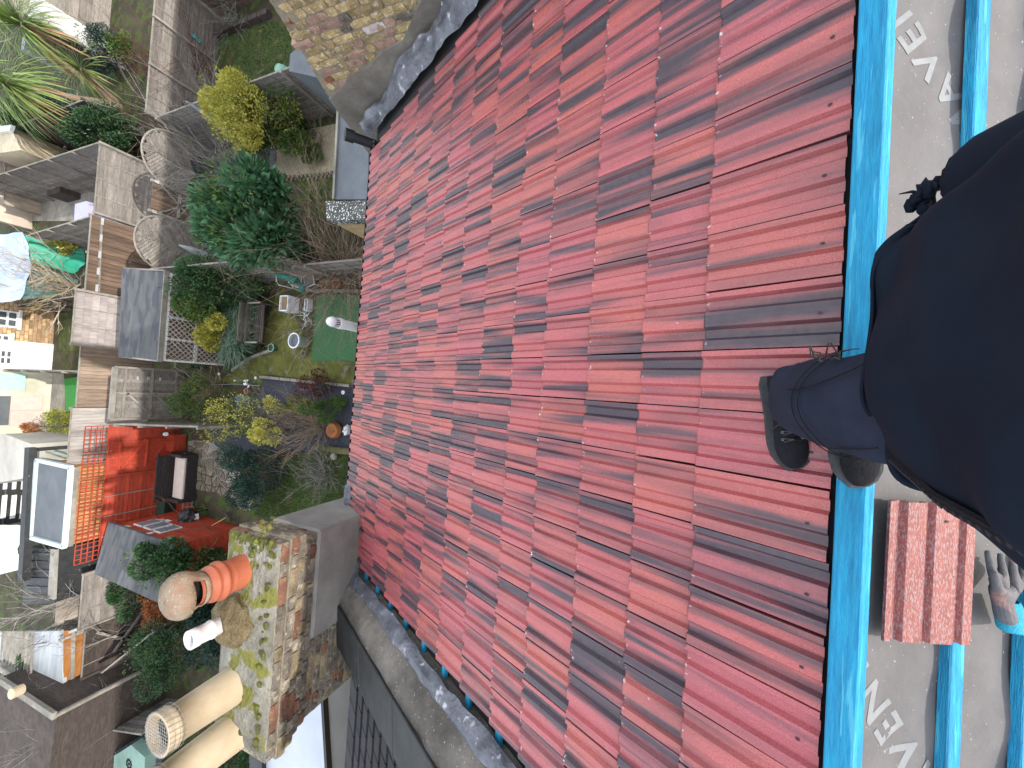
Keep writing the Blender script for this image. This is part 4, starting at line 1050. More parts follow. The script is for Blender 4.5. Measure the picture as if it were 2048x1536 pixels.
# ------------------------------------------------------------------ fences
def fence(label, a, b, z0, z1, style='board', bw=0.12, mat=None, posts=1.83, name='garden_fence', cat='fence', side=-1, rails=True, group=None, cap=False, jag=0.0):
    """a, b: ends on the ground; side: which side (left of a>b = +1) shows the framing"""
    mat = mat or m_wgrey; a = Vector((a[0], a[1], 0)); b = Vector((b[0], b[1], 0)); d = (b - a); L = d.length; d.normalize(); nrm = Vector((-d.y, d.x, 0)) * side
    ang = math.atan2(d.y, d.x); t = thing(name, label, cat, (a.x, a.y, 0), group=group); rnd = random.Random(int(abs(a.x * 91 + b.y * 37) * 10))
    H = z1 - z0
    if style == 'board':                     # upright feather-edge boards
        n = max(1, int(L / bw)); me = MB().box((0, 0, 0), (L / n * .96, 0.016, H)).mesh('board', mat)
        for i in range(n):
            o = inst('board', me, t, d * (L * (i + .5) / n) + Vector((0, 0, (z0 + z1) / 2 + rnd.uniform(-jag, jag))) + nrm * rnd.uniform(-.006, .006), (rnd.uniform(-.006, .006), 0, ang + .09))
    elif style == 'lap':                     # horizontal lapped slats
        n = max(1, int(H / bw)); me = MB().box((0, 0, 0), (L, 0.014, H / n * 1.05)).mesh('slat', mat)
        for i in range(n): inst('slat', me, t, d * (L / 2) + Vector((0, 0, z0 + H * (i + .5) / n)) + nrm * rnd.uniform(-.004, .004), (.12, 0, ang + rnd.uniform(-.003, .003)))
    elif style == 'trellis':
        n = int(L / .13); k = int(H / .13)
        me = MB().box((0, 0, 0), (.028, 0.012, H)).mesh('lath', mat); me2 = MB().box((0, 0, 0), (L, 0.012, .026)).mesh('lath', mat)
        for i in range(n + 1): inst('lath', me, t, d * (L * i / n) + Vector((0, 0, (z0 + z1) / 2)), (0, 0, ang))
        for i in range(k + 1): inst('lath', me2, t, d * (L / 2) + Vector((0, 0, z0 + H * i / k)) + nrm * .014, (0, 0, ang))
    elif style == 'diamond':
        seg = .16; n = int((L + H) / seg)
        m = MB()
        for sgn in (0, 1):
            for i in range(n):
                u0 = i * seg; u1 = u0 - H; z_a, z_b = z0, z1
                if u0 > L: z_a = z0 + (u0 - L); u0 = L
                if u1 < 0: z_b = z1 + u1; u1 = 0
                if z_b - z_a < .03: continue
                p, q = (u0, z_a), (u1, z_b)
                if sgn: p, q = (L - p[0], p[1]), (L - q[0], q[1])
                m2 = MB().beam(a + d * p[0] + Vector((0, 0, p[1])) + nrm * .008 * sgn, a + d * q[0] + Vector((0, 0, q[1])) + nrm * .008 * sgn, .022, .010, nrm)
                m2.build('lath', mat, t)
    if rails and style in ('board',):
        for z in (z0 + H * .12, z0 + H * .5, z0 + H * .88):
            MB().beam(a + nrm * .035 + Vector((0, 0, z)), b + nrm * .035 + Vector((0, 0, z)), .045, .07).build('rail', m_rail if mat is not m_red else m_red, t)
    if style == 'lap':
        n = max(1, int(L / .61))
        for i in range(n + 1):
            p = a + d * (L * i / n) + nrm * .016; MB().beam(p + Vector((0, 0, z0)), p + Vector((0, 0, z1)), .03, .018, (nrm)).build('batten', m_rail, t)
    if posts:
        n = max(1, round(L / posts))
        for i in range(n + 1):
            p = a + d * (L * i / n) + nrm * .05; MB().beam(p, p + Vector((0, 0, z1 + .06)), .08).build('post', m_rail if mat not in (m_red, m_wdark) else mat, t)
    if cap or style in ('lap', 'board'):
        MB().beam(a + Vector((0, 0, z1 + .018)), b + Vector((0, 0, z1 + .018)), .05, .03).build('capping', m_rail if mat is not m_red else m_red, t)
    return t
def at(px, py, z): q = G(px, py, z); return (q.x, q.y)

# ================================================================== ground patches
turf_px = [(718, 721), (622, 722), (633, 590), (722, 590)]
o = sheet('artificial_turf', turf_px, 0.03, m_turf)
mossp = sheet('mossy_patio', [(720, 705), (620, 705), (560, 560), (520, 700), (440, 760), (470, 772), (530, 748), (700, 768), (722, 775)], 0.008, m_moss2)
sheet('slate_chip_bed', [(720, 772), (530, 752), (520, 790), (400, 830), (440, 915), (560, 900), (722, 905)], 0.012, m_chip)
sheet('lawn', [(722, 900), (600, 905), (520, 1000), (510, 1030), (560, 1045), (722, 1010)], 0.016, m_lawn)
sheet('lawn', [(678, 340), (590, 352), (640, 440), (668, 430)], 0.016, m_lawn)
sheet('gravel_bed', [(684, 245), (600, 262), (535, 290), (545, 360), (680, 345)], 0.020, m_grav)
far_lawn = sheet('lawn', [(405, 92), (545, 42), (584, 70), (578, 140), (500, 200), (412, 190)], 0.016, m_lawn)
sheet('lawn', [(150, 185), (205, 75), (262, 120), (262, 225), (170, 230)], 0.016, m_lawn)
sheet('lawn', [(115, 625), (185, 630), (190, 705), (118, 700)], 0.016, m_lawn)
sheet('lawn', [(128, 758), (165, 752), (172, 820), (132, 822)], 0.020, M('bright_turf', (0.03, 0.20, 0.04), (0.05, 0.27, 0.06), 20, 0.9, 0.3, dirt=0.1))
sheet('grey_yard', [(80, 740), (128, 745), (132, 850), (85, 860)], 0.012, m_conc)
sheet('paved_yard', [(70, 352), (215, 352), (205, 442), (60, 442)], 0.010, m_conc)
sheet('concrete_path', [(385, 880), (425, 885), (470, 925), (505, 1000), (500, 1022), (455, 985), (385, 900)], 0.014, m_conc)
sheet('patio_base', [(385, 330), (560, 250), (560, 345), (470, 420), (440, 515), (385, 515)], 0.010, m_conc)
gr1 = [G(*p) for p in [(722, 900), (600, 905), (520, 1000), (510, 1030), (560, 1045), (722, 1010)]]
grass('grass_blades', gr1, 9000, .10, m_l_mid, 3)
grass('grass_blades', [G(*p) for p in [(678, 340), (590, 352), (640, 440), (668, 430)]], 2500, .05, m_l_mid, 4)
grass('grass_blades', [G(*p) for p in [(405, 92), (545, 42), (584, 70), (578, 140), (500, 200), (412, 190)]], 9000, .07, m_l_mid, 5, .016)
# paving stones (each one its own piece)
def crazy(parent, poly_px, cell, z, th, mat, seed, name='stone', ortho=False, gap=.02):
    rnd = random.Random(seed); P = [G(x, y, 0) for x, y in poly_px]; xs = [p.x for p in P]; ys = [p.y for p in P]; pol = [(p.x, p.y) for p in P]
    nx, ny = int((max(xs) - min(xs)) / cell) + 1, int((max(ys) - min(ys)) / cell) + 1; J = {}
    jit = 0 if ortho else .36
    for i in range(nx + 2):
        for j in range(ny + 2): J[i, j] = Vector((min(xs) + (i + rnd.uniform(-jit, jit)) * cell, min(ys) + (j + rnd.uniform(-jit, jit)) * cell, 0))
    cnt = 0
    for i in range(nx + 1):
        for j in range(ny + 1):
            q = [J[i, j], J[i + 1, j], J[i + 1, j + 1], J[i, j + 1]]; c = sum(q, Vector()) / 4
            if not inside((c.x, c.y), pol): continue
            if ortho: tris = [q]
            else: tris = [q] if rnd.random() < .45 else ([q[:3], [q[0], q[2], q[3]]] if rnd.random() < .5 else [[q[0], q[1], q[3]], q[1:]])
            for tr in tris:
                cc = sum(tr, Vector()) / len(tr); s = 1 - gap / cell * (1 if len(tr) == 4 else 1.8) * 2
                pts = [cc + (p - cc) * s for p in tr]; MB().poly(pts, z, z + th + rnd.uniform(0, .006)).build(name, mat, parent); cnt += 1
    return cnt
pv = thing('crazy_paving', 'crazy paving of irregular brown stones in front of the red garden furniture', 'paving', tuple(G(430, 950))); 
crazy(pv, [(384, 882), (400, 878), (432, 905), (458, 960), (498, 1022), (440, 990), (385, 985)], .30, .016, .018, m_stonep, 3)
pv2 = thing('slate_patio', 'blue grey slate slabs under the bare shrub and the folded parasol', 'paving', tuple(G(450, 400)))
crazy(pv2, [(392, 440), (470, 330), (540, 262), (552, 345), (470, 430), (455, 512), (395, 512)], .46, .014, .02, m_pave, 4, 'slab', True, .012)
cob = thing('cobble_edging', 'curved single row of small grey setts between pale gravel and the grass', 'edging', tuple(G(620, 350)))
r7 = random.Random(7)
for i in range(34):
    t = i / 33
    p = G(540 + 138 * t, 352 - 8 * t + 6 * math.sin(3 * t), 0) if i % 2 == 0 else G(540 + 138 * t, 358 - 8 * t + 6 * math.sin(3 * t), 0)
    MB().box(p + Vector((0, 0, .03)), (.10, .085, .07), r7.uniform(-.3, .3), .008).build('sett', m_stonep, cob)

# ================================================================== our garden
# bench
def P0(px, py, z=0.0): return G(px, py, z)
bench = thing('garden_bench', 'dark weathered slatted garden bench on the mossy patio with its back to the long grass', 'bench', tuple(P0(552, 652)))
c = P0(548, 652); bw_ = 1.30
for i in range(5): MB().box((c.x, c.y - .05 + i * .09, .43), (bw_, .07, .025)).build('seat_slat', m_wdark, bench)
for i in range(4): MB().box((c.x, c.y + .44 + i * .018, .55 + i * .10), (bw_, .022, .075)).build('back_slat', M('bench_back', (0.10, 0.08, 0.07), (0.2, 0.17, 0.15), 5, .9, .6, (1, 8, 8), .2, dirt=.5), bench)
for s_ in (-1, 1):
    x = c.x + s_ * (bw_ / 2 + .01)
    MB().beam((x, c.y - .1, 0), (x, c.y - .1, .64), .05).build('leg', m_wdark, bench); MB().beam((x, c.y + .42, 0), (x, c.y + .52, .92), .05).build('leg', m_wdark, bench)
    MB().beam((x, c.y - .14, .64), (x, c.y + .46, .64), .05, .03).build('armrest', m_rail, bench)
# planters and pots
def pot(name, label, px, py, r, h, mat, cat='plant pot', soil=m_soil, rim=1.12, z=0, group=None, square=None, rimmat=None):
    p = P0(px, py, z); t = thing(name, label, cat, (p.x, p.y, z), group=group)
    if square:
        w_, d_ = square; m = MB()
        for (cx, cy, sx, sy) in ((0, -d_ / 2, w_, .03), (0, d_ / 2, w_, .03), (-w_ / 2, 0, .03, d_ + .028), (w_ / 2, 0, .03, d_ + .028)): m.box((p.x + cx, p.y + cy, z + h / 2), (sx, sy, h))
        m.build('tub', mat, t); MB().box((p.x, p.y, z + h * .42), (w_ - .03, d_ - .03, h * .82)).build('soil', soil, t)
    else:
        MB().lathe((p.x, p.y, z), [(r * .72, 0), (r * .96, h * .82), (r * rim, h * .83), (r * rim, h), (r * .95, h), (r * .9, h * .86)], 22).build('tub', mat, t, smooth=False)
        MB().lathe((p.x, p.y, z), [(r * .93, h * .86), (.001, h * .88)], 18).build('soil', soil, t)
        if rimmat: MB().lathe((p.x, p.y, z), [(r * rim + .004, h - .015), (r * rim + .006, h + .012), (r * .97, h + .012)], 26).build('rim', rimmat, t)
    return t
pot('round_planter', 'round pale green tub with white rim and grey top standing beside the artificial turf', 612, 685, .22, .45, M('sage_tub', (0.30, 0.36, 0.32), (0.36, 0.42, 0.38), 6, .6, .1), soil=M('grey_lid', (0.10, 0.12, 0.15), (0.16, 0.18, 0.21), 20, .6, .3), rimmat=m_upvc, cat='planter')
pot('white_planter', 'open white rectangular planter of dry grass by the corner of the artificial turf', 590, 612, .2, .42, m_upvc, square=(.48, .36), soil=M('dry_grass_top', (0.22, 0.15, 0.08), (0.36, 0.27, 0.16), 20, .9, 1.0), cat='planter')
pot('window_box', 'narrow white rounded trough planter at the edge of the artificial turf', 622, 612, .1, .2, m_upvc, square=(.36, .12), cat='planter')
pot('terracotta_pot', 'orange terracotta pot tucked between the white chairs and the gutter, the one nearer the chairs', 660, 572, .14, .26, m_terr, cat='plant pot', group='empty terracotta pots by the trellis fence')
pot('terracotta_pot', 'orange terracotta pot nearest the house gutter below the brown twigs', 684, 570, .14, .26, m_terr, cat='plant pot', group='empty terracotta pots by the trellis fence')
pot('dark_pot', 'dark shaded pot under the brown twigs beside the gutter', 704, 574, .12, .22, m_wdark)
pot('red_pot', 'small red pot standing alone below the variegated yellow bush', 432, 730, .10, .2, m_terr)
pot('green_pot', 'small round dark green pot at the end of the bench edging', 553, 697, .12, .2, M('green_glaze', (0.02, 0.09, 0.06), (0.03, 0.13, 0.09), 8, .4, .1), rimmat=M('mint_rim', (0.25, 0.45, 0.36), (0.3, 0.5, 0.4), 9, .5, 0))
pot('dark_pot', 'small dark pot with a white spot beside the bench arm', 528, 695, .11, .2, m_black)
pot('glass_pot', 'small clear grey jar on the moss beside the artificial turf corner', 612, 708, .09, .12, m_conc)
pot('pink_bucket', 'small pink bucket lying near the slate chippings', 500, 782, .09, .15, M('pink_plastic', (0.6, 0.2, 0.22), (0.7, 0.28, 0.3), 9, .5, 0))
def bottle(px, py, mat, label, name='solar_lantern', cat='ornament', l=.26):
    p = P0(px, py); t = thing(name, label, cat, (p.x, p.y, 0)); MB().lathe((p.x, p.y, 0), [(.06, 0), (.065, l * .7), (.03, l * .85), (.028, l), (.001, l)], 12).build('glass_body', mat, t, smooth=True)
    MB().lathe((p.x, p.y, 0), [(.032, l - .01), (.032, l + .03), (.001, l + .03)], 10).build('lid', m_upvc, t)
m_glassg = M('green_glass', (0.18, 0.24, 0.12), (0.26, 0.33, 0.18), 9, .2, 0)
bottle(485, 762, m_glassg, 'greenish glass lantern jar left of the white flowers on the border')
bottle(470, 800, M('teal_glass', (0.10, 0.17, 0.15), (0.16, 0.24, 0.2), 9, .2, 0), 'teal glass lantern jar among the twigs below the pink bucket')
def ringorn(px, py, z, r, label):
    p = P0(px, py, z); t = thing('white_ornament', label, 'ornament', (p.x, p.y, 0)); MB().lathe((p.x, p.y, z), [(r * .4, 0), (r, .02), (r, .05), (r * .5, .06), (r * .45, .03)], 14).build('cup', m_upvc, t); MB().beam((p.x, p.y, 0), (p.x, p.y, z), .012).build('stake', m_black, t)
ringorn(440, 748, .25, .05, 'small white cup ornament beside the red pot'); ringorn(513, 756, .2, .05, 'small white cup ornament at the start of the timber edging')
ringorn(688, 785, .3, .06, 'small white ring ornament on the slate chippings by the gutter')
wf = thing('white_flowers', 'cluster of round white flower heads by the end of the timber edging', 'flowers', tuple(P0(508, 768)))
mw_ = MB(); rw = random.Random(2)
for _ in range(12): mw_.blob(P0(508, 768) + Vector((rw.uniform(-.12, .12), rw.uniform(-.1, .1), rw.uniform(.2, .32))), rw.uniform(.025, .045), 7, 5)
mw_.build('petals', m_upvc, wf); MB().beam(P0(508, 768), P0(508, 768) + Vector((0, 0, .22)), .01).build('stalk', m_l_dark and m_bark, wf)
wo = thing('white_iron_plant', 'white wiry plant ornament trailing beside the trough planter', 'ornament', tuple(P0(610, 636)))
twigs(P0(612, 636), P0(600, 640, .5), 1.0, 9, .012, random.Random(6), 1).build('tendrils', m_upvc, wo)
# stacked white chairs
def chair(px, py, rz, label):
    p = P0(px, py); t = thing('garden_chair', label, 'chair', (p.x, p.y, 0), group='white garden chairs beside the trellis fence'); R3 = Matrix.Rotation(rz, 3, 'Z'); V = lambda x, y, z: p + R3 @ Vector((x, y, z))
    MB().tube([V(-.2, -.2, .42), V(.2, -.2, .42), V(.2, .2, .42), V(-.2, .2, .42), V(-.2, -.2, .42)], .014, 6).build('seat_frame', m_upvc, t)
    MB().hexa([V(-.18, -.18, .405), V(.18, -.18, .405), V(.18, .18, .405), V(-.18, .18, .405), V(-.18, -.18, .415), V(.18, -.18, .415), V(.18, .18, .415), V(-.18, .18, .415)]).build('seat', m_wgrey, t)
    MB().tube([V(-.2, .2, .42), V(-.2, .27, .85), V(-.12, .29, .92), V(.12, .29, .92), V(.2, .27, .85), V(.2, .2, .42)], .014, 6).build('backrest', m_upvc, t)
    for a_, b_ in ((-.2, -.2), (.2, -.2), (-.2, .2), (.2, .2)): MB().tube([V(a_, b_, .42), V(a_ * 1.1, b_ * 1.1, 0)], .012, 6).build('leg', m_upvc, t)
chair(640, 568, .3, 'white framed garden chair by the trellis fence, nearer the house'); chair(617, 570, .1, 'white framed garden chair by the trellis fence, nearer the green netting')
# log, timber edging, stepping
def edging(name, label, pts, w_, h_, mat, n=6):
    p = [P0(*q) for q in pts]; t = thing(name, label, 'edging', tuple(p[0]))
    for i in range(len(p) - 1):
        k = max(1, int((p[i + 1] - p[i]).length / .5))
        for j in range(k):
            a_ = p[i].lerp(p[i + 1], j / k); b_ = p[i].lerp(p[i + 1], (j + .94) / k); MB().beam(a_ + Vector((0, 0, h_ / 2)), b_ + Vector((0, 0, h_ / 2)), w_, h_).build('sleeper', mat, t)
edging('timber_edging', 'straight run of pale timber edging between the moss and the slate chippings', [(525, 754), (705, 772)], .09, .12, m_rail)
edging('stone_edging', 'curved pale stone edging running from the bench towards the red pot', [(545, 702), (505, 716), (468, 742)], .09, .12, m_conc)
edging('timber_edging', 'pale timber edging along the top of the artificial turf beside the chairs', [(724, 584), (600, 582)], .08, .16, m_rail)
lg = thing('mossy_log', 'long mossy log lying beside the gutter over the dark bed', 'log', tuple(P0(650, 895)))
MB().tube([P0(628, 893, .15), P0(665, 900, .17), P0(722, 905, .17)], [.08, .10, .10], 12).build('trunk', M('mossy_log', (0.07, 0.075, 0.02), (0.15, 0.13, 0.07), 9, .95, 1.0), lg)
hb_ = thing('straw_basket', 'round rust brown straw nest shape by the gutter edge', 'basket', tuple(P0(672, 862)))
MB().lathe(P0(676, 860), [(.18, 0), (.26, .12), (.22, .26), (.12, .22), (.02, .12)], 18).build('bowl', m_twigor, hb_)
st = thing('round_stone', 'round grey stone among the twigs near the gutter', 'stone', tuple(P0(665, 912))); MB().blob(P0(668, 912, .1), (.13, .12, .1), 10, 7, .06).build('boulder', m_conc, st)
ws = thing('white_sculpture', 'white crumpled ornament at the gutter edge above the log', 'ornament', tuple(P0(700, 858))); MB().blob(P0(694, 860, .15), (.16, .1, .13), 9, 6, .25).build('form', m_upvc, ws)
tarp = thing('blue_sheet', 'crumpled blue grey sheet lying under the twigs by the teal lantern', 'sheet', tuple(P0(488, 808)))
tm = MB()
for i in range(5):
    for j in range(5): tm.v.append(P0(478 + i * 7, 792 + j * 7) + Vector((0, 0, .12 + .05 * math.sin(i * 2 + j * 1.7))))
for i in range(4):
    for j in range(4): a_ = i * 5 + j; tm.f.append((a_, a_ + 5, a_ + 6, a_ + 1))
tm.build('fabric', M('blue_sheet', (0.10, 0.14, 0.17), (0.16, 0.21, 0.24), 6, .7, .4), tarp)
hose = MB().tube([P0(372, 700, .3), P0(352, 705, .35), P0(350, 735, .3), P0(370, 745, .1), P0(395, 768, .05), P0(425, 770, .05), P0(470, 768, .03), P0(520, 772, .03)], .014, 6).build('garden_hose', M('hose', (0.22, 0.26, 0.24), (0.3, 0.34, 0.3), 9, .5, 0))
tag(hose, 'grey green hose looping from the white lattice towards the white flowers', 'hose')
net = thing('green_netting', 'bundle of teal netting hanging on the trellis fence beside the white chairs', 'netting', tuple(P0(575, 560)))
MB().tube([P0(548, 548, 1.3), P0(570, 552, 1.1), P0(590, 560, .9), P0(604, 572, .7), P0(606, 584, .35)], [.05, .10, .14, .11, .06], 10).build('mesh_bundle', M('teal_net', (0.01, 0.16, 0.13), (0.03, 0.26, 0.21), 40, .8, 1.0), net)

# shrubs of our garden
bush('evergreen_shrub', 'large dark green evergreen shrub filling the corner beside the trellis fence and shed', (440, 572), 1.0, (112, 42), 1.0, 11000, .075, m_l_dark, 11, lumps=14, mat2=m_l_mid, n2=1600)
bush('green_shrub', 'bright green shrub between the white lattice and the spiky grass', (400, 605), 1.1, (42, 38), .7, 3600, .075, m_l_mid, 12, lumps=8, mat2=m_l_yg, n2=500)
bush('variegated_bush', 'small round bush of cream and yellow variegated leaves in front of the lattice', (424, 657), .75, (34, 30), .5, 2600, .085, m_l_yel, 13, lumps=6, mat2=m_l_yg, n2=500)
# spiky grass
def spiky(name, label, base, n, l, mat, seed, spread=1.0, w_=.014, cat='ornamental grass', dirn=None, width=.5):
    rnd = random.Random(seed); b = Vector(base); t = thing(name, label, cat, (b.x, b.y, 0)); m = MB()
    for _ in range(n):
        p = b + Vector((rnd.uniform(-width, width), rnd.uniform(-.25, .25), 0)); a = rnd.uniform(0, 6.3)
        d = Vector((math.cos(a) * spread * rnd.uniform(.2, 1), math.sin(a) * spread * rnd.uniform(.2, 1), 1.0)).normalized()
        if dirn: d = (d + Vector(dirn)).normalized()
        L3 = l * rnd.uniform(.6, 1.1); s = d.cross(Vector((rnd.uniform(-1, 1), rnd.uniform(-1, 1), .2))).normalized() * w_
        q = p + d * L3 * .5; e = q + (d + Vector((d.x * .9, d.y * .9, -.8))).normalized() * L3 * .5
        if e.z < .03: e.z = .03
        m.face(p - s * .6, p + s * .6, q + s, q - s); m.face(q - s, q + s, e)
    m.build('blades', mat, t); return t
spiky('spiky_grass', 'broad clump of arching blue green strap leaves behind the bench', P0(500, 650), 2600, 1.35, m_l_grass, 14, 1.1, .016, width=.95)
bush('low_shrub', 'low mid green shrub between the spiky grass and the red pot', (408, 712), .35, (36, 26), .35, 1800, .06, m_l_dark, 15, lumps=5, mat2=m_l_grass, n2=500)
bush('flowering_shrub', 'mid green shrub dotted with pale buds in front of the grey gate', (395, 790), .8, (38, 42), .7, 3000, .055, m_l_mid, 16, lumps=8, mat2=m_l_yg, n2=500, ls2=.04)
bush('forsythia', 'sprawling shrub of pale yellow leaves on grey stems beside the dark round evergreen', (462, 838), .9, (75, 42), .6, 1200, .05, m_l_mid, 17, lumps=10, mat2=m_l_yel, n2=1500, ls2=.06)
bush('yellow_spray', 'upright sprig of bright yellow leaves among the bare twigs', (543, 812), .8, (12, 24), .35, 320, .06, m_l_yel, 18, lumps=3)
bush('yellow_spray', 'dense drooping patch of yellow leaves just above the dark evergreen', (530, 862), 1.0, (28, 30), .4, 1100, .06, m_l_yel, 19, lumps=5)
bush('round_evergreen', 'big round dark blue green evergreen bush beside the grass and the crazy paving', (515, 945), .75, (62, 54), .8, 9500, .05, m_l_ever, 20, lumps=12, shell=.6)
bush('burgundy_bush', 'burgundy leafed twiggy bush beside the timber edging', (636, 770), .5, (46, 24), .5, 2300, .035, m_twigred, 21, lumps=6)
bush('box_shrub', 'fresh green rounded shrub by the gutter below the burgundy bush', (652, 815), .6, (34, 19), .5, 2600, .05, m_l_mid, 22, lumps=5)
bush('box_shrub', 'olive green shrub left of the fresh green one among bare twigs', (596, 812), .5, (28, 22), .45, 1300, .045, m_l_yg, 24, lumps=5, mat2=m_l_dark, n2=500)
bare('bare_shrub', 'wide tangle of bare brown branches between the yellow shrub and the gutter', P0(640, 850), P0(560, 850, 1.3), 1.4, 34, .014, 31, m_twig)
bare('bare_shrub', 'grey bare twigs above the pink bucket and blue sheet', P0(540, 815), P0(480, 815, 1.0), 1.3, 16, .010, 32, m_twiggrey)
bare('bare_shrub', 'silvery bare bush spreading over the grass beside the gutter', P0(650, 940), P0(620, 945, .9), 1.6, 30, .008, 33, m_twiggrey)
bare('bare_shrub', 'thin dark twigs in front of the grey framed gate', P0(450, 800), P0(390, 790, 1.3), 1.1, 12, .010, 34, m_twig)

# shed
zt_ = 2.05
c0, c1, c2, c3 = at(248, 537, zt_), at(330, 541, zt_), at(316, 722, zt_), at(240, 713, zt_)
shed = thing('garden_shed', 'wooden shed with grey felt roof and white windows behind the lattice', 'shed', (1.6, 16.3, 0))
MB().poly([(c3[0] + .08, c3[1] - .06), (c2[0] + .08, c2[1] + .1), (c1[0] - .08, c1[1] + .1), (c0[0] - .08, c0[1] - .06)], 0, 1.98).build('wall', m_wbrown, shed)
rf = MB().hexa([(*c3, 2.02), (*c2, 1.95), (*c1, 1.95), (*c0, 2.02), (*c3, 2.10), (*c2, 2.02), (*c1, 2.02), (*c0, 2.10)]).build('roof', m_shingle, shed)
for p, q in ((c2, c1), (c3, c2), (c0, c1)):
    MB().beam((p[0], p[1], 2.0), (q[0], q[1], 2.0), .05, .14).build('roof_edge', m_rail, shed)
fy = min(c1[1], c2[1]) - 0.0 + .07; fx0, fx1 = c2[0] + .05, c1[0] - .05
for i in range(5):
    x = fx0 + (fx1 - fx0) * i / 4; MB().box((x, fy, 1.02), (.07, .05, 1.95)).build('window_post', m_white, shed)
for z in (.15, 1.0, 1.88): MB().box(((fx0 + fx1) / 2, fy - .012, z), (fx1 - fx0, .05, .09)).build('window_rail', m_white, shed)
fence('white diamond lattice screen fixed across the front of the shed', (fx0, fy - .12), (fx1, fy - .12), .1, 1.9, 'diamond', mat=M('lattice', (0.30, 0.27, 0.25), (0.5, 0.47, 0.45), 6, .8, .2), posts=0, name='lattice_screen', cat='trellis')
vn = thing('chair_on_shed', 'white scrap caught behind the lattice of the shed front', 'scrap', tuple(P0(372, 640))); MB().blob(P0(372, 640, .5), (.1, .05, .12), 8, 6, .2).build('cloth', m_upvc, vn)

# back line, gate and side fences of our garden
Yb = 17.55
gx0, gx1 = GY(245, 735, Yb).x, GY(240, 838, Yb).x
gf = fence('grey framed fence with two diagonal braces between the shed and the red garden', (gx1, Yb), (gx0, Yb), 0, 2.0, 'board', .12, m_wgreyh, posts=1.0, side=-1)
for z in (.15, .95): 
    MB().beam((gx1 + .1, Yb - .07, z), (gx1 + (gx0 - gx1) * .5, Yb - .07, z + .75), .07, .04, (0, 1, 0)).build('brace', m_rail, gf)
MB().beam((gx1, Yb - .05, 2.06), (gx0, Yb - .05, 2.06), .12, .12).build('beam', m_conc, gf)
for zx in (.25, .75, 1.2): MB().box((gx0 - .35, Yb - .06, .6 + zx * .7), (.12, .04, .05)).build('hinge', m_iron, gf)
xs_ = GY(236, 848, Yb).x; ye = G(400, 853, 1.9)
fence('side fence between the central garden and the red garden with pale capping', (xs_, Yb), (ye.x, ye.y), 0, 1.92, 'board', .12, m_wgrey, side=-1)
# trellis fence between us and the garden with the laurel
fx = 3.28
fence('grey boarded side fence between the white chairs and the laurel garden', (fx, 3.4), (fx - .02, 9.8), 0, 1.25, 'lap', .115, m_wgrey, side=1)
fence('boarded side fence with diamond trellis top beside the evergreen shrub', (fx, 9.8), (fx + .05, 16.3), 0, 1.15, 'lap', .115, m_wgrey, side=1)
fence('diamond trellis screen on top of the side fence between the two gardens', (fx, 9.9), (fx + .05, 16.3), 1.2, 1.85, 'diamond', mat=m_wgrey, posts=0, name='trellis_screen', cat='trellis', cap=True)

# ================================================================== red garden
rx0, rx1 = xs_ - .05, GY(200, 1100, Yb).x - .3
fence('red stained fence of upright boards nearest the grey gate', (rx0, Yb + .05), (rx0 - 1.75, Yb + .05), 0, 2.0, 'lap', .125, m_red, side=1, posts=1.7)
fence('long red stained fence behind the rattan bench', (rx0 - 1.75, Yb + .08), (rx1, Yb + .12), 0, 2.0, 'lap', .125, m_red, side=1, posts=0)
for i, (a_, b_) in enumerate(((rx0, rx0 - .85), (rx0 - .95, rx0 - 1.75), (rx0 - 1.85, rx0 - 3.7), (rx0 - 3.75, rx1))):
    fence(['short red square trellis above the red fence next to the grey gate', 'second short red trellis above the red fence', 'long red square trellis above the red fence by the cedar shed', 'red square trellis above the red fence at the red shed end'][i], (a_, Yb + .05), (b_, Yb + .05), 2.04, 2.62, 'trellis', mat=m_red, posts=0, name='red_trellis', cat='trellis')
gtr = thing('red_gate', 'red stained gate with two diagonal braces in the red fence', 'gate', (rx0 - 1.2, Yb - .05, 0))
gxa, gxb = rx0 - .55, rx0 - 1.55
for z in (.25, 1.0, 1.75): MB().beam((gxa, Yb - .04, z), (gxb, Yb - .04, z), .09, .04, (0, 0, 1)).build('rail', m_red, gtr)
for z in (.3, 1.05): MB().beam((gxa, Yb - .045, z), (gxb, Yb - .045, z + .65), .08, .035, (0, 1, 0)).build('brace', m_red, gtr)
for i in range(8): MB().box((gxa - .06 - i * .125, Yb - .01, 1.0), (.118, .02, 1.9)).build('board', m_red, gtr)
# red shed with grey roof
sx = -5.35
rs = thing('red_shed', 'red painted shed with a dark grey felt roof, papers stuck to its window wall', 'shed', (sx - 1, 15, 0))
y0s, y1s = 13.6, 17.0
MB().poly([(sx, y0s), (sx, y1s), (sx - 1.35, y1s), (sx - 1.35, y0s)], 0, 2.0).build('wall', m_red, rs)
for i in range(15): MB().box((sx + .008, (y0s + y1s) / 2, .10 + i * .132), (.016, y1s - y0s, .122)).build('cladding_board', m_red, rs)
MB().hexa([(sx + .12, y0s - .1, 2.0), (sx + .12, y1s + .1, 2.0), (sx - 1.5, y1s + .1, 2.25), (sx - 1.5, y0s - .1, 2.25), (sx + .12, y0s - .1, 2.07), (sx + .12, y1s + .1, 2.07), (sx - 1.5, y1s + .1, 2.32), (sx - 1.5, y0s - .1, 2.32)]).build('roof', m_shingle, rs)
m_glass = M('dull_glass', (0.16, 0.18, 0.20), (0.28, 0.30, 0.33), 3, .15, 0, dirt=.2)
for y in (15.2, 15.75, 16.3):
    w1 = MB().box((sx + .03, y, 1.35), (.03, .46, .62)).build('window', m_white, rs); MB().box((sx + .048, y, 1.35), (.01, .38, .54)).build('window_pane', m_glass, rs)
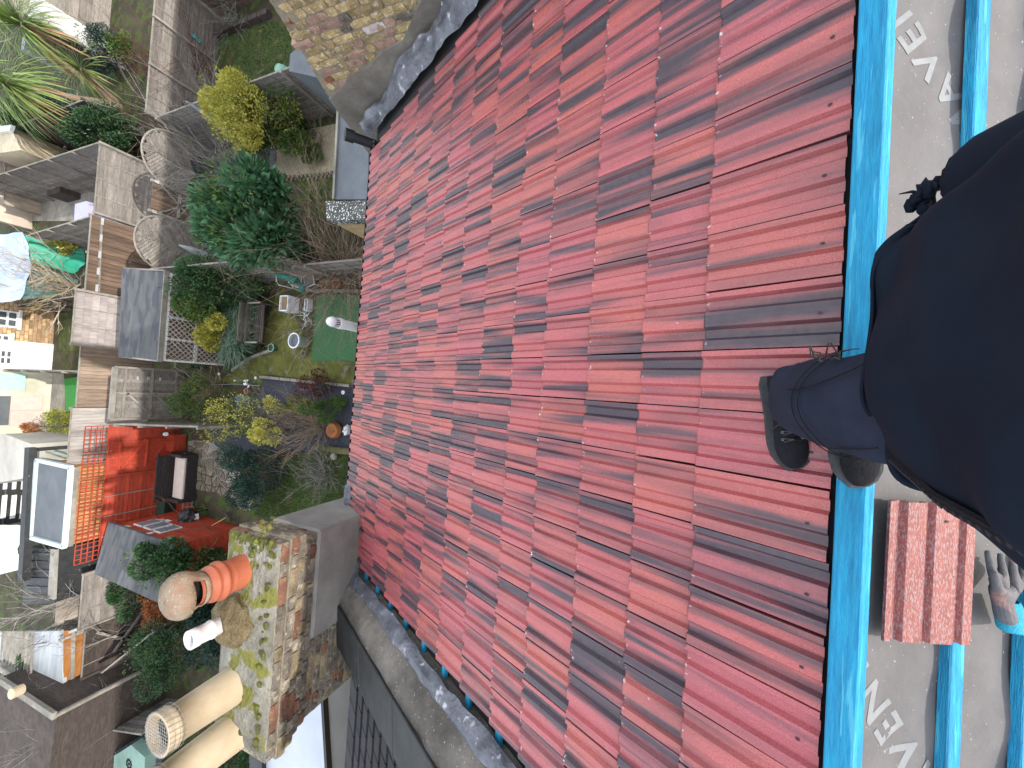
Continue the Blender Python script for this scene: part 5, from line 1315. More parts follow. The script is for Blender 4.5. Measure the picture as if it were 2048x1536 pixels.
for (px, py, wd, ht, mt) in ((252, 1052, .26, .2, 'b'), (335, 1040, .3, .14, 'w'), (322, 1038, .18, .16, 'b'), (338, 1052, .3, .14, 'w'), (288, 1045, .14, .14, 'w'), (300, 1065, .16, .14, 'w'), (340, 1078, .3, .2, 'w')):
    q = GX(px, py, sx + .04); MB().box((sx + .022, q.y, max(.3, min(1.9, q.z))), (.006, wd, ht), 0).build('paper_notice', m_upvc if mt == 'w' else m_buff, rs)
deck = sheet('red_deck', [(352, 1000), (384, 1005), (400, 1040), (400, 1060), (352, 1040)], 0.05, m_red)
# rattan sofa with cream cushion
sf = thing('rattan_sofa', 'black rattan garden sofa with one long cream seat cushion in front of the red fence', 'sofa', tuple(P0(350, 958)))
c = Vector((GY(335, 958, 16.6).x, 16.55, 0)); W_ = 1.75
m_rat = M('black_rattan', (0.02, 0.016, 0.018), (0.05, 0.04, 0.042), 30, .7, .8)
MB().box((c.x, c.y, .2), (W_, .72, .38)).build('base', m_rat, sf, bevel=.01)
for i in range(7): MB().box((c.x, c.y + .36 + .012 * i, .45 + .065 * i), (W_ - .16, .04, .055)).build('back_slat', m_rat, sf)
MB().box((c.x, c.y + .44, .9), (W_ + .02, .06, .05)).build('back_rail', m_rat, sf)
for s_ in (-1, 1): MB().box((c.x + s_ * (W_ / 2 - .05), c.y, .48), (.10, .74, .24)).build('armrest', m_rat, sf, bevel=.01)
MB().box((c.x, c.y - .06, .43), (W_ - .24, .56, .11)).build('cushion', M('cream_cushion', (0.55, 0.46, 0.40), (0.63, 0.54, 0.48), 5, .9, .3, dirt=.12), sf, bevel=.03)
pl = thing('trellis_planter', 'long low timber trellis leaning along the crazy paving in front of the sofa', 'planter', tuple(P0(375, 955)))
for i in range(3): MB().beam(P0(369 + i * 9, 906, .32 - i * .12), P0(366 + i * 9, 1018, .32 - i * .12), .035, .03).build('lath', m_rail, pl)
for i in range(16): a_ = 908 + i * 7; MB().beam(P0(367, a_, .34), P0(388, a_, .06), .022, .02).build('lath', m_rail, pl)
rb_ = thing('red_bench_box', 'small slatted red bench at the corner of the red fence', 'bench', tuple(P0(360, 882)))
c = P0(368, 883)
for i in range(9): MB().box((c.x - .27 + i * .066, c.y, .45), (.045, .42, .025)).build('seat_slat', m_red, rb_)
MB().box((c.x, c.y - .2, .25), (.62, .03, .4)).build('front_panel', m_red, rb_); MB().box((c.x, c.y + .2, .25), (.62, .03, .4)).build('back_panel', m_red, rb_)
lm_ = thing('wall_lantern', 'white faced round lamp on a black bracket at the end of the side fence', 'lamp', tuple(P0(345, 870)))
q = GY(330, 868, 16.9); MB().tube([q, q + Vector((0, -.08, 0))], .07, 14).build('lens', m_upvc, lm_); MB().tube([q + Vector((0, .12, -.02)), q + Vector((0, 0.01, 0))], .085, 14).build('housing', m_black, lm_)
bb = thing('barbecue', 'black covered barbecue bundle standing at the corner of the crazy paving', 'barbecue', tuple(P0(400, 1025)))
c = P0(410, 1028); MB().blob(c + Vector((0, 0, .55)), (.34, .28, .28), 14, 9, .1).build('drum', m_black, bb)
for dx, dy in ((-.2, -.15), (.2, -.15), (-.2, .15), (.2, .15)): MB().beam(c + Vector((dx, dy, 0)), c + Vector((dx, dy, .45)), .03).build('leg', m_black, bb)
MB().tube([c + Vector((-.3, .2, .7)), c + Vector((-.5, .45, .75)), c + Vector((-.6, .5, .6))], .04, 8).build('handle', m_black, bb)
MB().box(c + Vector((.05, -.2, .42)), (.2, .12, .14), .3).build('gas_label', m_upvc, bb)
br = thing('broom', 'broom with a long tan handle leaning against the red shed', 'broom', tuple(P0(455, 1035)))
MB().beam(P0(452, 1035, .12), P0(378, 1078, .95), .025).build('handle', m_twigye, br); MB().box(P0(458, 1033, .08), (.34, .07, .12), .9).build('brush_head', m_wdark, br)
wbw = thing('green_wheelbarrow', 'dark green wheelbarrow tray beside the end of the sofa', 'wheelbarrow', tuple(P0(345, 1012)))
c = P0(352, 1014); MB().hexa([c + Vector(v) for v in ((-.2, -.14, .25), (.2, -.14, .25), (.2, .14, .25), (-.2, .14, .25), (-.34, -.24, .5), (.34, -.24, .5), (.34, .24, .5), (-.34, .24, .5))]).build('tray', M('dark_green', (0.012, 0.045, 0.035), (0.02, 0.07, 0.05), 9, .5, .2), wbw)
MB().tube([c + Vector((.3, -.1, .45)), c + Vector((.75, -.1, .55))], .015, 6).build('handle', m_rail, wbw); MB().tube([c + Vector((-.32, -.04, .12)), c + Vector((-.32, .04, .12))], .13, 12).build('wheel', m_black, wbw)
bush('ivy_shrub', 'large glossy green climber spilling over the grey roof of the red shed', (330, 1120), 2.0, (66, 36), .6, 6000, .085, m_l_dark, 41, lumps=12, mat2=m_l_mid, n2=900)
bush('ivy_shrub', 'glossy shrub below the red shed wall between roof and chimney stack', (415, 1135), 1.0, (42, 42), .7, 4500, .085, m_l_dark, 48, lumps=8, mat2=m_l_mid, n2=700)
bush('ivy_shrub', 'smaller green climber below the red shed beside the lichened fence', (262, 1190), 1.2, (34, 40), .5, 2200, .08, m_l_dark, 42, lumps=5)
bush('dogwood', 'orange red leafed bush beside the terracotta cowl', (318, 1212), .9, (50, 40), .6, 4200, .06, m_twigor, 43, lumps=7)
bush('hedge_shrub', 'dense mid green conifer hedge behind the buff chimney pots', (345, 1300), 1.2, (52, 62), .9, 8000, .06, m_l_dark, 44, lumps=12, mat2=m_l_mid, n2=1000)
bush('hedge_shrub', 'dark green hedge seen between the white pot and the chimney stack', (425, 1260), .9, (40, 60), .8, 4500, .07, m_l_ever, 45, lumps=8)
bush('lower_hedge', 'deep green bush below the far end of the chimney stack', (470, 1500), 1.0, (60, 60), 1.0, 5000, .07, m_l_dark, 46, lumps=8, mat2=m_l_mid, n2=900)
bush('garden_weeds', 'low green weeds between the red shed end and the chimney', (455, 1075), .2, (14, 12), .2, 600, .05, m_l_mid, 47, lumps=3, stem=False)
# ================================================================== garden with the laurel (up-picture)
Ya = 16.75
def archpanel(xa, xb, label):
    """fan-topped diagonal trellis screen"""
    t = thing('arched_trellis', label, 'trellis', ((xa + xb) / 2, Ya, 0), group='arched trellis screens'); W_ = abs(xb - xa); c = (xa + xb) / 2; H0, H1 = 1.35, 2.15
    N_ = 16; arc = [Vector((c + W_ / 2 * math.cos(math.pi * i / N_), Ya, H0 + (H1 - H0) * math.sin(math.pi * i / N_))) for i in range(N_ + 1)]
    MB().tube([p for p in arc], .035, 4).build('arch_frame', m_rail, t)
    for x in (xa, xb): MB().beam((x, Ya, 0), (x, Ya, H0), .06).build('post', m_rail, t)
    MB().beam((xa, Ya, .12), (xb, Ya, .12), .06).build('bottom_rail', m_rail, t)
    MB().beam((c, Ya + .01, .1), (c, Ya + .01, H1), .05, .03).build('centre_rib', m_rail, t)
    def top(x): 
        k = max(0, 1 - ((x - c) / (W_ / 2)) ** 2); return H0 + (H1 - H0) * math.sqrt(k)
    sp = .105
    for sgn in (-1, 1):
        n = int((H1 + W_) / sp)
        for i in range(n):
            # chevrons: rise away from the centre rib
            z0 = .12 + i * sp - W_ / 2 * .75; pts = []
            for k in range(13):
                x = k / 12 * W_ / 2; z = z0 + x * .75
                if .14 <= z <= top(c + sgn * x) - .02: pts.append((x, z))
            if len(pts) < 2: continue
            p, q = pts[0], pts[-1]; MB().beam((c + sgn * p[0], Ya - .012, p[1]), (c + sgn * q[0], Ya - .012, q[1]), .072, .014, (0, 1, 0)).build('slat', m_wgrey, t)
        for i in range(5):
            x0 = W_ / 2 * (i + .6) / 5; z1_ = top(c + sgn * x0) - .03
            MB().beam((c + sgn * x0, Ya + .012, .14), (c + sgn * (x0 - .0), Ya + .012, z1_), .045, .012, (0, 1, 0)).build('slat', m_wgrey, t)
xA0, xA1 = GY(291, 352, Ya).x, GY(300, 242, Ya).x; xB0, xB1 = GY(289, 420, Ya).x, GY(284, 530, Ya).x
archpanel(xA0, xA1, 'arched diagonal trellis screen nearest the folded parasol'); archpanel(xB1, xB0, 'arched diagonal trellis screen between the brown gate and the grey shed')
gt_ = thing('brown_gate', 'brown boarded gate with an X of pale braces between the two arched trellis screens', 'gate', ((xA0 + xB0) / 2, Ya, 0))
xa, xb = xB0 + .05, xA0 - .05
nb_ = 9
for i in range(nb_): MB().box((xa + (xb - xa) * (i + .5) / nb_, Ya + .02, .92), ((xb - xa) / nb_ * .95, .02, 1.7)).build('board', m_wbrown, gt_)
for x in (xa, xb): MB().beam((x, Ya - .01, 0), (x, Ya - .01, 1.85), .09).build('post', m_rail, gt_)
MB().beam((xa, Ya - .03, .3), (xb, Ya - .03, 1.6), .05, .03, (0, 1, 0)).build('brace', m_rail, gt_); MB().beam((xa, Ya - .03, 1.6), (xb, Ya - .03, .3), .05, .03, (0, 1, 0)).build('brace', m_rail, gt_)
MB().beam((xa + .1, Ya - .03, 1.0), (xb - .1, Ya - .03, 1.0), .08, .03, (0, 1, 0)).build('rail', m_rail, gt_)
for x, z in ((xa, 1.7), (xa, .25), (xb, 1.7)): MB().box((x, Ya - .065, z), (.10, .01, .12)).build('bracket', m_iron, gt_)
# back fence line of the next plots
Yf = 19.75
fence('tall grey lapped fence panel with battens behind the arched trellis', (GY(205, 288, Yf).x, Yf), (GY(198, 428, Yf).x, Yf), 0, 2.05, 'lap', .14, m_wgrey, side=1)
fb = fence('dark brown boarded fence with pale bracket rail behind the arched trellis and shed', (GY(187, 430, Yf).x, Yf + .05), (GY(177, 580, Yf).x, Yf + .05), 0, 2.1, 'board', .16, m_wbrown, side=-1, rails=False)
xa_, xb_ = GY(187, 438, Yf).x, GY(177, 580, Yf).x
MB().beam((xa_, Yf - .03, 1.86), (xb_, Yf - .03, 1.78), .07, .05).build('rail', m_rail, fb)
for k in range(5): MB().box((xa_ + (xb_ - xa_) * k / 4.2 + .0, Yf - .062, 1.85), (.26, .012, .075)).build('bracket', m_iron, fb)
fence('tall pale grey panel with battens behind the felt roofed shed', (GY(157, 582, Yf).x, Yf - .3), (GY(157, 690, Yf).x, Yf - .3), 0, 2.45, 'lap', .20, M('silver_boards', (0.27, 0.24, 0.23), (0.38, 0.345, 0.33), 3, .9, .5, (6, 6, 1), .12, dirt=.3), side=1)
fence('weathered brown boards left of the shed and behind the grey framed gate', (GY(180, 690, Yf).x, Yf), (GY(178, 815, Yf).x, Yf), 0, 2.1, 'board', .13, M('dry_boards', (0.22, 0.16, 0.12), (0.34, 0.265, 0.20), 3, .9, .6, (8, 8, 1), .2, dirt=.3), side=-1)
fence('sunlit grey corrugated looking boards behind the red trellis', (GY(172, 816, Yf).x, Yf), (GY(165, 935, Yf).x, Yf), 0, 2.2, 'board', .11, M('silver_boards2', (0.30, 0.28, 0.26), (0.42, 0.395, 0.37), 3, .9, .6, (6, 6, 1), .16, dirt=.35), side=-1, rails=False)
fence('long sunlit weathered fence with a pale top rail behind the long red trellis', (GY(160, 935, Yf).x, Yf), (GY(140, 1240, Yf).x, Yf), 0, 2.15, 'board', .13, M('silver_boards3', (0.26, 0.22, 0.18), (0.40, 0.35, 0.30), 3, .9, .6, (6, 6, 1), .2, dirt=.4), side=-1)
# side fence running away on the right, with its neighbours
XF = GY(207, 288, Yf).x
fence('long tall side fence of grey panels running away behind the planter box', (XF, Yf), (XF + .15, 31.5), 0, 2.05, 'lap', .15, m_wgrey, side=1)
fence('side fence beside the yellow bush with shaded lapped boards', (GY(305, 230, Ya).x, Ya), (GY(305, 230, Ya).x + .1, 8.6), 0, 1.8, 'lap', .15, m_wgrey, side=-1)
Xg = GY(305, 230, Ya).x
xr1 = GY(283, 0, 16.9).x
fence('grey slatted fence across the end of the lawn behind the dead creeper', (Xg + .1, 17.0), (xr1 + 1.5, 17.0), 0, 2.0, 'lap', .13, m_wgrey, side=-1)
q0 = G(388, 74, 0); q1 = G(560, -10, 0)
fence('brown side fence along the top of the lawn garden', (q0.x + 0.3, 17.0), (q0.x + .4, 6.0), 0, 1.9, 'lap', .15, m_wbrown, side=1)
edging('sleeper_edging', 'dark timber sleepers framing the far lawn on its upper side', [(405, 88), (545, 32)], .18, .22, m_wdark)
edging('sleeper_edging', 'dark timber sleepers framing the far lawn at its left end', [(400, 95), (405, 200)], .18, .22, m_wdark)
# grey flat roofs beside our house
fr_ = thing('flat_roof', 'large smooth grey flat roof of the extension between our gutter and the gravel', 'extension roof', (5, 6, 0))
zr = 3.0
MB().poly([at(735, 402, zr), at(673, 402, zr), at(682, 235, zr), at(735, 235, zr)], 0, zr - .02).build('wall', m_stock, fr_)
MB().poly([at(742, 402, zr), at(672, 402, zr), at(681, 225, zr), at(742, 225, zr)], zr - .015, zr + .07).build('roof_skin', m_greyroof, fr_)
MB().poly([at(676, 402, zr), at(672, 402, zr), at(681, 225, zr), at(685, 225, zr)], zr - .02, zr + .11).build('roof_edge', m_conc, fr_)
sp2 = thing('speckled_parapet', 'dark parapet slab speckled with white lichen beside the grey flat roof', 'parapet', tuple(G(690, 420, 0)))
MB().poly([at(740, 440, 3.1), at(655, 441, 3.1), at(653, 403, 3.1), at(740, 402, 3.1)], 2.9, 3.12).build('coping', M('lichen_slab', (0.05, 0.05, 0.045), (0.12, 0.12, 0.11), 9, .9, .8, spot=(0.70, 0.71, 0.68), spot_scale=24, spot_amt=.15, dirt=.4), sp2)
MB().poly([at(740, 439, 2.9), at(657, 440, 2.9), at(655, 404, 2.9), at(740, 403, 2.9)], 0, 2.9).build('wall', m_stock, sp2)
fr2_ = thing('flat_roof', 'second smaller grey flat roof beyond the lapped fence, under the brick wall', 'extension roof', tuple(G(600, 120, 0)))
zr2 = 3.0
MB().poly([at(700, 170, zr2), at(578, 142, zr2), at(580, 108, zr2), at(640, 60, zr2), at(720, 60, zr2)], 0, zr2).build('roof_block', m_greyroof, fr2_)
# downpipe / flue
dp = thing('black_flue', 'short black pipe with open collar projecting from the eave over the grey flat roof', 'flue pipe', tuple(roofp(2.8, 4.5)))
a_ = roofp(2.73, 4.50, -.05); b_ = GY(690, 268, a_.y + .18)
MB().tube([a_, a_.lerp(b_, .75)], .052, 14).build('pipe', m_black, dp); MB().tube([a_.lerp(b_, .72), b_], .066, 14).build('collar', m_black, dp)
# yellow bush etc.
bush('golden_bush', 'tall golden yellow leafed bush beside the folded parasol', (482, 212), 1.75, (62, 54), .75, 8500, .07, m_l_yel, 51, lumps=12, mat2=m_l_yg, n2=1200)
bush('golden_bush', 'broad green shrub at the foot of the golden bush above the gravel', (545, 248), .8, (80, 50), .75, 6000, .07, m_l_mid, 52, lumps=10, mat2=m_l_yg, n2=1800)
bush('gravel_shrub', 'small green leafy shrub growing out of the pale gravel', (612, 295), .4, (30, 20), .35, 1300, .07, m_l_mid, 53, lumps=5, mat2=m_l_yg, n2=250)
bare('twiggy_plant', 'thin bare branching plant in the pale gravel beside the roof edge', P0(640, 285), P0(635, 280, .6), 1.2, 8, .008, 54, m_twig)
bare('bare_shrub', 'pale bare shrub sprawling over the slate patio in front of the arched trellis', P0(465, 355), P0(420, 300, 1.9), 1.2, 40, .013, 55, m_twiggrey)
bare('dead_creeper', 'dark dead creeper hanging on the grey fence above the lawn corner', P0(395, 190), P0(345, 150, 1.8), 1.2, 40, .010, 56, m_twigred)
bare('bare_shrub', 'mass of brown leafless climber stems beside the gutter and the boarded fence', P0(700, 540), P0(640, 480, 2.4), 1.3, 70, .010, 57, m_twig, droop=.6)
bare('dry_twigs', 'dry twigs trailing behind the sleepers of the far lawn', P0(470, 40), P0(430, 35, .8), 1.5, 16, .010, 58, m_twiggrey)
bush('laurel_bush', 'large cherry laurel with broad glossy leaves between the patio and the flat roof', (505, 440), 1.8, (100, 76), 1.15, 5200, .22, m_l_laurel, 61, lumps=18, aspect=2.4, mat2=m_l_mid, n2=1300, ls2=.14)
bush('laurel_bush', 'smaller laurel drooping over the diamond trellis of the side fence', (560, 500), 1.3, (60, 34), .7, 2000, .17, m_l_laurel, 62, lumps=8, aspect=2.4)
bush('lavender', 'small silvery blue lavender clump beside the slate slabs', (435, 490), .3, (28, 20), .3, 1300, .06, m_l_blue, 63, lumps=4, aspect=5)
# folded parasols
def parasol(base, top, label, mat, r=.11):
    t = thing('folded_parasol', label, 'parasol', (base.x, base.y, 0)); ax = top - base
    MB().tube([base, top], .022, 8).build('pole', m_iron, t)
    MB().tube([base + ax * .38, base + ax * .5, base + ax * .75, base + ax * .93, top], [r * .9, r, r * .75, r * .35, .02], 10).build('canopy', mat, t)
    for k in range(4): MB().beam(base + ax * .45 + Vector((.06 * math.cos(k * 1.6), .06 * math.sin(k * 1.6), 0)), top - ax * .06, .014).build('rib', m_upvc, t)
    MB().box(base + Vector((0, 0, .04)), (.7, .08, .06), .4).build('foot', m_black, t); MB().box(base + Vector((0, 0, .042)), (.08, .7, .06), .4).build('foot', m_black, t)
b0 = G(523, 300, 0); tp = GY(372, 202, b0.y + .15)
parasol(b0, tp, 'folded parasol with white ribs and dark cover leaning beside the golden bush', M('parasol_cloth', (0.22, 0.25, 0.28), (0.33, 0.36, 0.39), 6, .7, .3))
b1 = Vector((GY(400, 510, 15.6).x, 15.6, 0)); t1 = GY(358, 490, 15.6)
parasol(b1, t1, 'pale grey folded parasol with drooping cover beside the lavender', M('pale_cloth', (0.34, 0.39, 0.38), (0.45, 0.5, 0.49), 6, .8, .4), .13)
fu = thing('covered_furniture', 'black plastic covered garden furniture heaped beside the laurel', 'covered furniture', tuple(P0(425, 370)))
cm = MB(); nn = 12; P = P0(425, 372)
for i in range(nn + 1):
    for j in range(nn + 1):
        u, v = i / nn, j / nn; e = min(1, 6 * min(u, v, 1 - u, 1 - v)); cm.v.append(P + Vector(((u - .5) * 1.7, (v - .5) * 1.3, (.75 + .16 * math.sin(7 * u + 3 * v) + .12 * math.sin(9 * v)) * e)))
for i in range(nn):
    for j in range(nn): a_ = i * (nn + 1) + j; cm.f.append((a_, a_ + nn + 1, a_ + nn + 2, a_ + 1))
cm.build('cover', M('black_cover', (0.02, 0.022, 0.03), (0.045, 0.048, 0.06), 6, .35, .6), fu)
tb = thing('teal_scrap', 'small turquoise plastic scrap hanging where the grey fence meets the sleepers', 'scrap', tuple(G(393, 75, 0))); MB().blob(GY(393, 76, 16.9), (.09, .03, .16), 8, 6, .35).build('plastic', M('turquoise', (0.05, 0.42, 0.38), (0.1, 0.5, 0.46), 9, .5, .1), tb)
mt_ = thing('mint_tub', 'pale mint upturned tub at the corner of the far lawn', 'tub', tuple(G(572, 149, 0))); MB().lathe(G(572, 150, 0), [(.24, 0), (.22, .2), (.14, .34), (.001, .38)], 18).build('shell', M('mint', (0.30, 0.62, 0.48), (0.36, 0.68, 0.54), 9, .5, 0), mt_, smooth=True)

# ================================================================== top-left: palms, ivy, fences beyond
pb = G(238, 222, 0.0)
def palm(base, topz, lean, label, seed, n=85, l=.95, heads=1):
    t = thing('cordyline_palm', label, 'palm tree', (base.x, base.y, 0)); rnd = random.Random(seed); top = base + Vector((lean[0], lean[1], topz))
    pts = [base.lerp(top, k / 8) + Vector((.05 * math.sin(k * 1.3), .04 * math.cos(k), 0)) for k in range(9)]
    MB().tube(pts, [.17 - .008 * k for k in range(9)], 10).build('trunk', M('palm_bark', (0.20, 0.15, 0.11), (0.34, 0.27, 0.21), 9, .95, 1.2, (1, 1, .4), dirt=.4, dist=.03), t, smooth=True)
    m = MB(); md = MB()
    for i in range(n):
        a = rnd.uniform(0, 6.3); el = rnd.uniform(-.9, 1.4); dead = el < -.6
        d = Vector((math.cos(a) * math.cos(el), math.sin(a) * math.cos(el), math.sin(el))); L3 = l * rnd.uniform(.75, 1.1); s = d.cross(Vector((0, 0, 1))).normalized() * .028
        p0 = top + d * .08; p1 = p0 + d * L3 * .5; p2 = p1 + (d + Vector((0, 0, -.35))).normalized() * L3 * .3; p3 = p2 + (d + Vector((0, 0, -.9))).normalized() * L3 * .3
        mm_ = md if dead else m
        mm_.face(p0 - s * .5, p0 + s * .5, p1 + s, p1 - s); mm_.face(p1 - s, p1 + s, p2 + s * .7, p2 - s * .7); mm_.face(p2 - s * .7, p2 + s * .7, p3)
    m.build('fronds', m_l_palm, t)
    if md.v: md.build('dead_fronds', m_l_dead, t)
    return t
ph = GY(8, 168, pb.y + .1)
palm(pb + Vector((.1, -.2, 0)), ph.z, (ph.x - pb.x - .1, .1), 'cordyline palm whose spiky head is nearer the ivy hedge', 71, 320, 1.85)
ph2 = GY(42, 48, pb.y - .3)
palm(pb, ph2.z, (ph2.x - pb.x, -.3), 'cordyline palm whose spiky head is at the top left corner', 72, 300, 1.7)
ph3 = GY(150, 130, pb.y - .4)
palm(pb + Vector((.25, .1, 0)), ph3.z - .2, (ph3.x - pb.x - .2, -.4), 'shorter cordyline head drooping in front of the thick palm trunk', 73, 120, 1.3)
bush('ivy_mass', 'wide mass of dark ivy over the fence behind the arched trellis', (190, 262), 1.2, (100, 34), .9, 8500, .10, m_l_dark, 74, lumps=16, mat2=m_l_blue, n2=250)
bush('ivy_mass', 'ivy spilling in front of the palm foot beside the pale building', (80, 240), 1.5, (90, 30), .9, 5000, .11, m_l_dark, 75, lumps=12, mat2=m_l_yg, n2=260)
bush('grey_conifer', 'dusky blue green shrub at the far end of the small lawn', (210, 100), .8, (32, 36), .7, 2600, .08, m_l_ever, 76, lumps=8, mat2=m_l_blue, n2=500)
bush('lawn_shrub', 'light green shrub against the slatted fence on the small lawn', (245, 95), .6, (18, 30), .5, 1500, .08, m_l_mid, 77, lumps=6)
# corrugated pale wall and posts fence up there
cwall = GY(200, 60, 24.0)
fence('tall grey post and board fence above the white painted wall, top left', (GY(140, 0, 25.5).x + 4, 25.5), (GY(90, 40, 25.5).x - 1.0, 25.5), 0, 3.3, 'lap', .2, m_wdark if False else m_wgrey, side=-1, posts=1.5)
ww = thing('white_garden_wall', 'white painted low wall at the end of the small lawn', 'wall', (11, 24, 0))
a_ = G(130, 135, 0); b_ = G(272, 20, 0)
MB().poly([(a_.x - .2, a_.y), (a_.x + 6.5, a_.y - .2), (a_.x + 6.5, a_.y + .15), (a_.x - .2, a_.y + .35)], 0, 1.35).build('masonry', M('white_wall', (0.40, 0.44, 0.46), (0.55, 0.58, 0.6), 3, .8, .2, dirt=.3), ww)
ph_ = thing('white_outbuilding', 'pale outbuilding with a white eave at the far top left', 'outbuilding', (13, 29, 0))
MB().poly([at(40, -60, 2.4), at(95, 45, 2.4), at(-60, -20, 2.4), at(-80, -120, 2.4)], 0, 2.4).build('wall', m_white, ph_)
MB().beam(G(0, -5, 2.5), G(92, 42, 2.5), .3, .12).build('eave', m_white, ph_)
bl = thing('cream_outbuilding', 'small cream and white outbuilding at the left edge past the ivy', 'outbuilding', tuple(G(10, 275, 0)))
MB().poly([at(-40, 262, 2.2), at(20, 252, 2.2), at(42, 300, 2.2), at(-30, 310, 2.2)], 0, 2.2).build('wall', M('cream_wall', (0.5, 0.42, 0.28), (0.6, 0.52, 0.38), 3, .8, .2), bl)
MB().poly([at(-40, 258, 2.3), at(24, 250, 2.3), at(20, 262, 2.3), at(-40, 270, 2.3)], 2.2, 2.32).build('roof', m_white, bl)
fence('far shaded fence running off the left edge above the tall grey fence', (XF + 2.0, 21.5), (XF + 2.3, 34), 0, 2.0, 'board', .16, m_wdark, side=-1)

# yard past the fence: planter box, purple box, slatted bench wall
bx = thing('timber_planter_box', 'dark square timber planter with a hollow lit centre on the paved yard', 'planter', tuple(G(150, 385, 0)))
c = G(150, 380, 0); 
MB().box(c + Vector((0, 0, .35)), (1.1, 1.3, .7)).build('crate', m_wdark, bx); MB().box(c + Vector((0, 0, .74)), (.55, .6, .10)).build('inner_box', m_orange, bx)
pb2 = thing('lilac_storage_box', 'lilac grey plastic storage box standing on the paved yard', 'storage box', tuple(G(170, 425, 0)))
MB().poly([at(150, 408, .95), at(173, 402, .95), at(176, 436, .95), at(148, 441, .95)], 0, .95).build('bin', M('lilac', (0.36, 0.36, 0.58), (0.44, 0.44, 0.66), 5, .5, .1, dirt=.1), pb2)
for k in range(5): MB().beam(GY(178 + k * 3, 408, G(176, 410, .9).y - .02) , GY(178 + k * 3, 432, G(176, 410, .9).y - .02), .03, .01).build('vent_slot', m_black, pb2)
sb = fence('pale slatted balustrade beyond the paved yard at the left edge', at(82, 430, 0), (at(82, 430, 0)[0] + 4, at(82, 430, 0)[1] + .5), 0, 1.2, 'board', .22, M('slat_pink', (0.34, 0.28, 0.22), (0.46, 0.40, 0.33), 3, .8, .3), side=1)
fence('grey lapped fence beside the green tarpaulin', at(187, 432, 2.0), (at(60, 470, 2.0)[0], at(60, 470, 2.0)[1]), 0, 2.0, 'lap', .16, m_wgrey, side=1)
wl = thing('pale_terrace_wall', 'pale sunlit wall and white panel at the left edge', 'wall', tuple(G(20, 440, 0)))
a_ = G(70, 458, 0); MB().poly([(a_.x, a_.y + .3), (a_.x + 5.2, a_.y + 1.5), (a_.x + 5.2, a_.y + 1.8), (a_.x, a_.y + .6)], 0, 1.6).build('masonry', M('peach_wall', (0.55, 0.46, 0.38), (0.65, 0.56, 0.48), 3, .8, .1), wl)
# green tarpaulin over a gazebo
def drape(name, label, corners, mat, z0, seed, sag=.25, n=16, cat='tarpaulin'):
    """corners: four (px,py,z) of the cloth's top; it falls towards the ground on the near side"""
    c = [G(*q) for q in corners]; t = thing(name, label, cat, tuple(Vector((c[0].x, c[0].y, 0)))); m = MB(); r = random.Random(seed)
    for i in range(n + 1):
        for j in range(n + 1):
            u, v = i / n, j / n; p = c[0].lerp(c[1], u).lerp(c[3].lerp(c[2], u), v)
            p.z += -sag * math.sin(math.pi * v) * .6 + .05 * math.sin(9 * u + 5 * v) + .03 * math.sin(17 * v - 4 * u) + r.uniform(-.006, .006)
            m.v.append(p)
    for i in range(n):
        for j in range(n): a_ = i * (n + 1) + j; m.f.append((a_, a_ + n + 1, a_ + n + 2, a_ + 1))
    m.build('cloth', mat, t, smooth=True); return t
drape('green_tarpaulin', 'bright green tarpaulin draped over something beside the grey fence and yellow flowers', [(52, 470, 1.9), (165, 498, .5), (150, 548, .4), (48, 520, 1.9)], M('tarp_green', (0.02, 0.27, 0.17), (0.04, 0.36, 0.25), 4, .5, .3, dirt=.15), 0, 5)
drape('teal_tarpaulin', 'paler teal continuation of the tarpaulin under the bare tree', [(35, 525, 1.6), (150, 555, .5), (140, 590, .3), (40, 600, 1.3)], M('tarp_teal', (0.10, 0.30, 0.28), (0.17, 0.38, 0.36), 4, .5, .3, dirt=.15), 0, 6)
drape('pale_blue_sheet', 'pale blue sheet roof at the left edge behind the bare tree', [(-40, 470, 2.6), (48, 465, 2.2), (45, 600, 2.1), (-40, 610, 2.6)], M('sheet_blue', (0.28, 0.36, 0.48), (0.36, 0.44, 0.56), 3, .5, .2, dirt=.1), 0, 7)
bush('yellow_pot_plant', 'spire of yellow blooms in a pale pot against the grey fence', (122, 492), 1.0, (34, 12), .4, 1500, .08, m_l_yel, 81, lumps=6, mat2=m_l_yg, n2=200)
pot('pale_pot', 'pale blue grey pot holding the yellow blooms', 163, 505, .22, .4, M('pale_glaze', (0.45, 0.46, 0.52), (0.55, 0.56, 0.6), 8, .4, .1)); pot('striped_pot', 'small white pot beside the pale blue grey pot', 168, 518, .14, .22, m_upvc)
# bare tree
bt = thing('bare_tree', 'bare multi stemmed tree with pale branches reaching over the tarpaulin and brick house', 'tree', tuple(G(165, 590, 0)))
b_ = G(172, 585, 0)
twigs(b_, GY(20, 545, 24.5), .55, 16, .045, random.Random(91), 3, seg=5).build('branches', M('pale_branches', (0.30, 0.25, 0.19), (0.45, 0.39, 0.31), 12, .9, .2, island=.2), bt)
twigs(b_, b_ + Vector((-.6, .4, 1.8)), .7, 14, .02, random.Random(92), 2).build('young_canes', m_twigye, bt)
fence('dark sleeper fence at the foot of the bare tree beside the brick house', (b_.x - .5, 20.6), (b_.x - 1.0, 31), 0, 1.3, 'lap', .2, m_wdark, side=1)

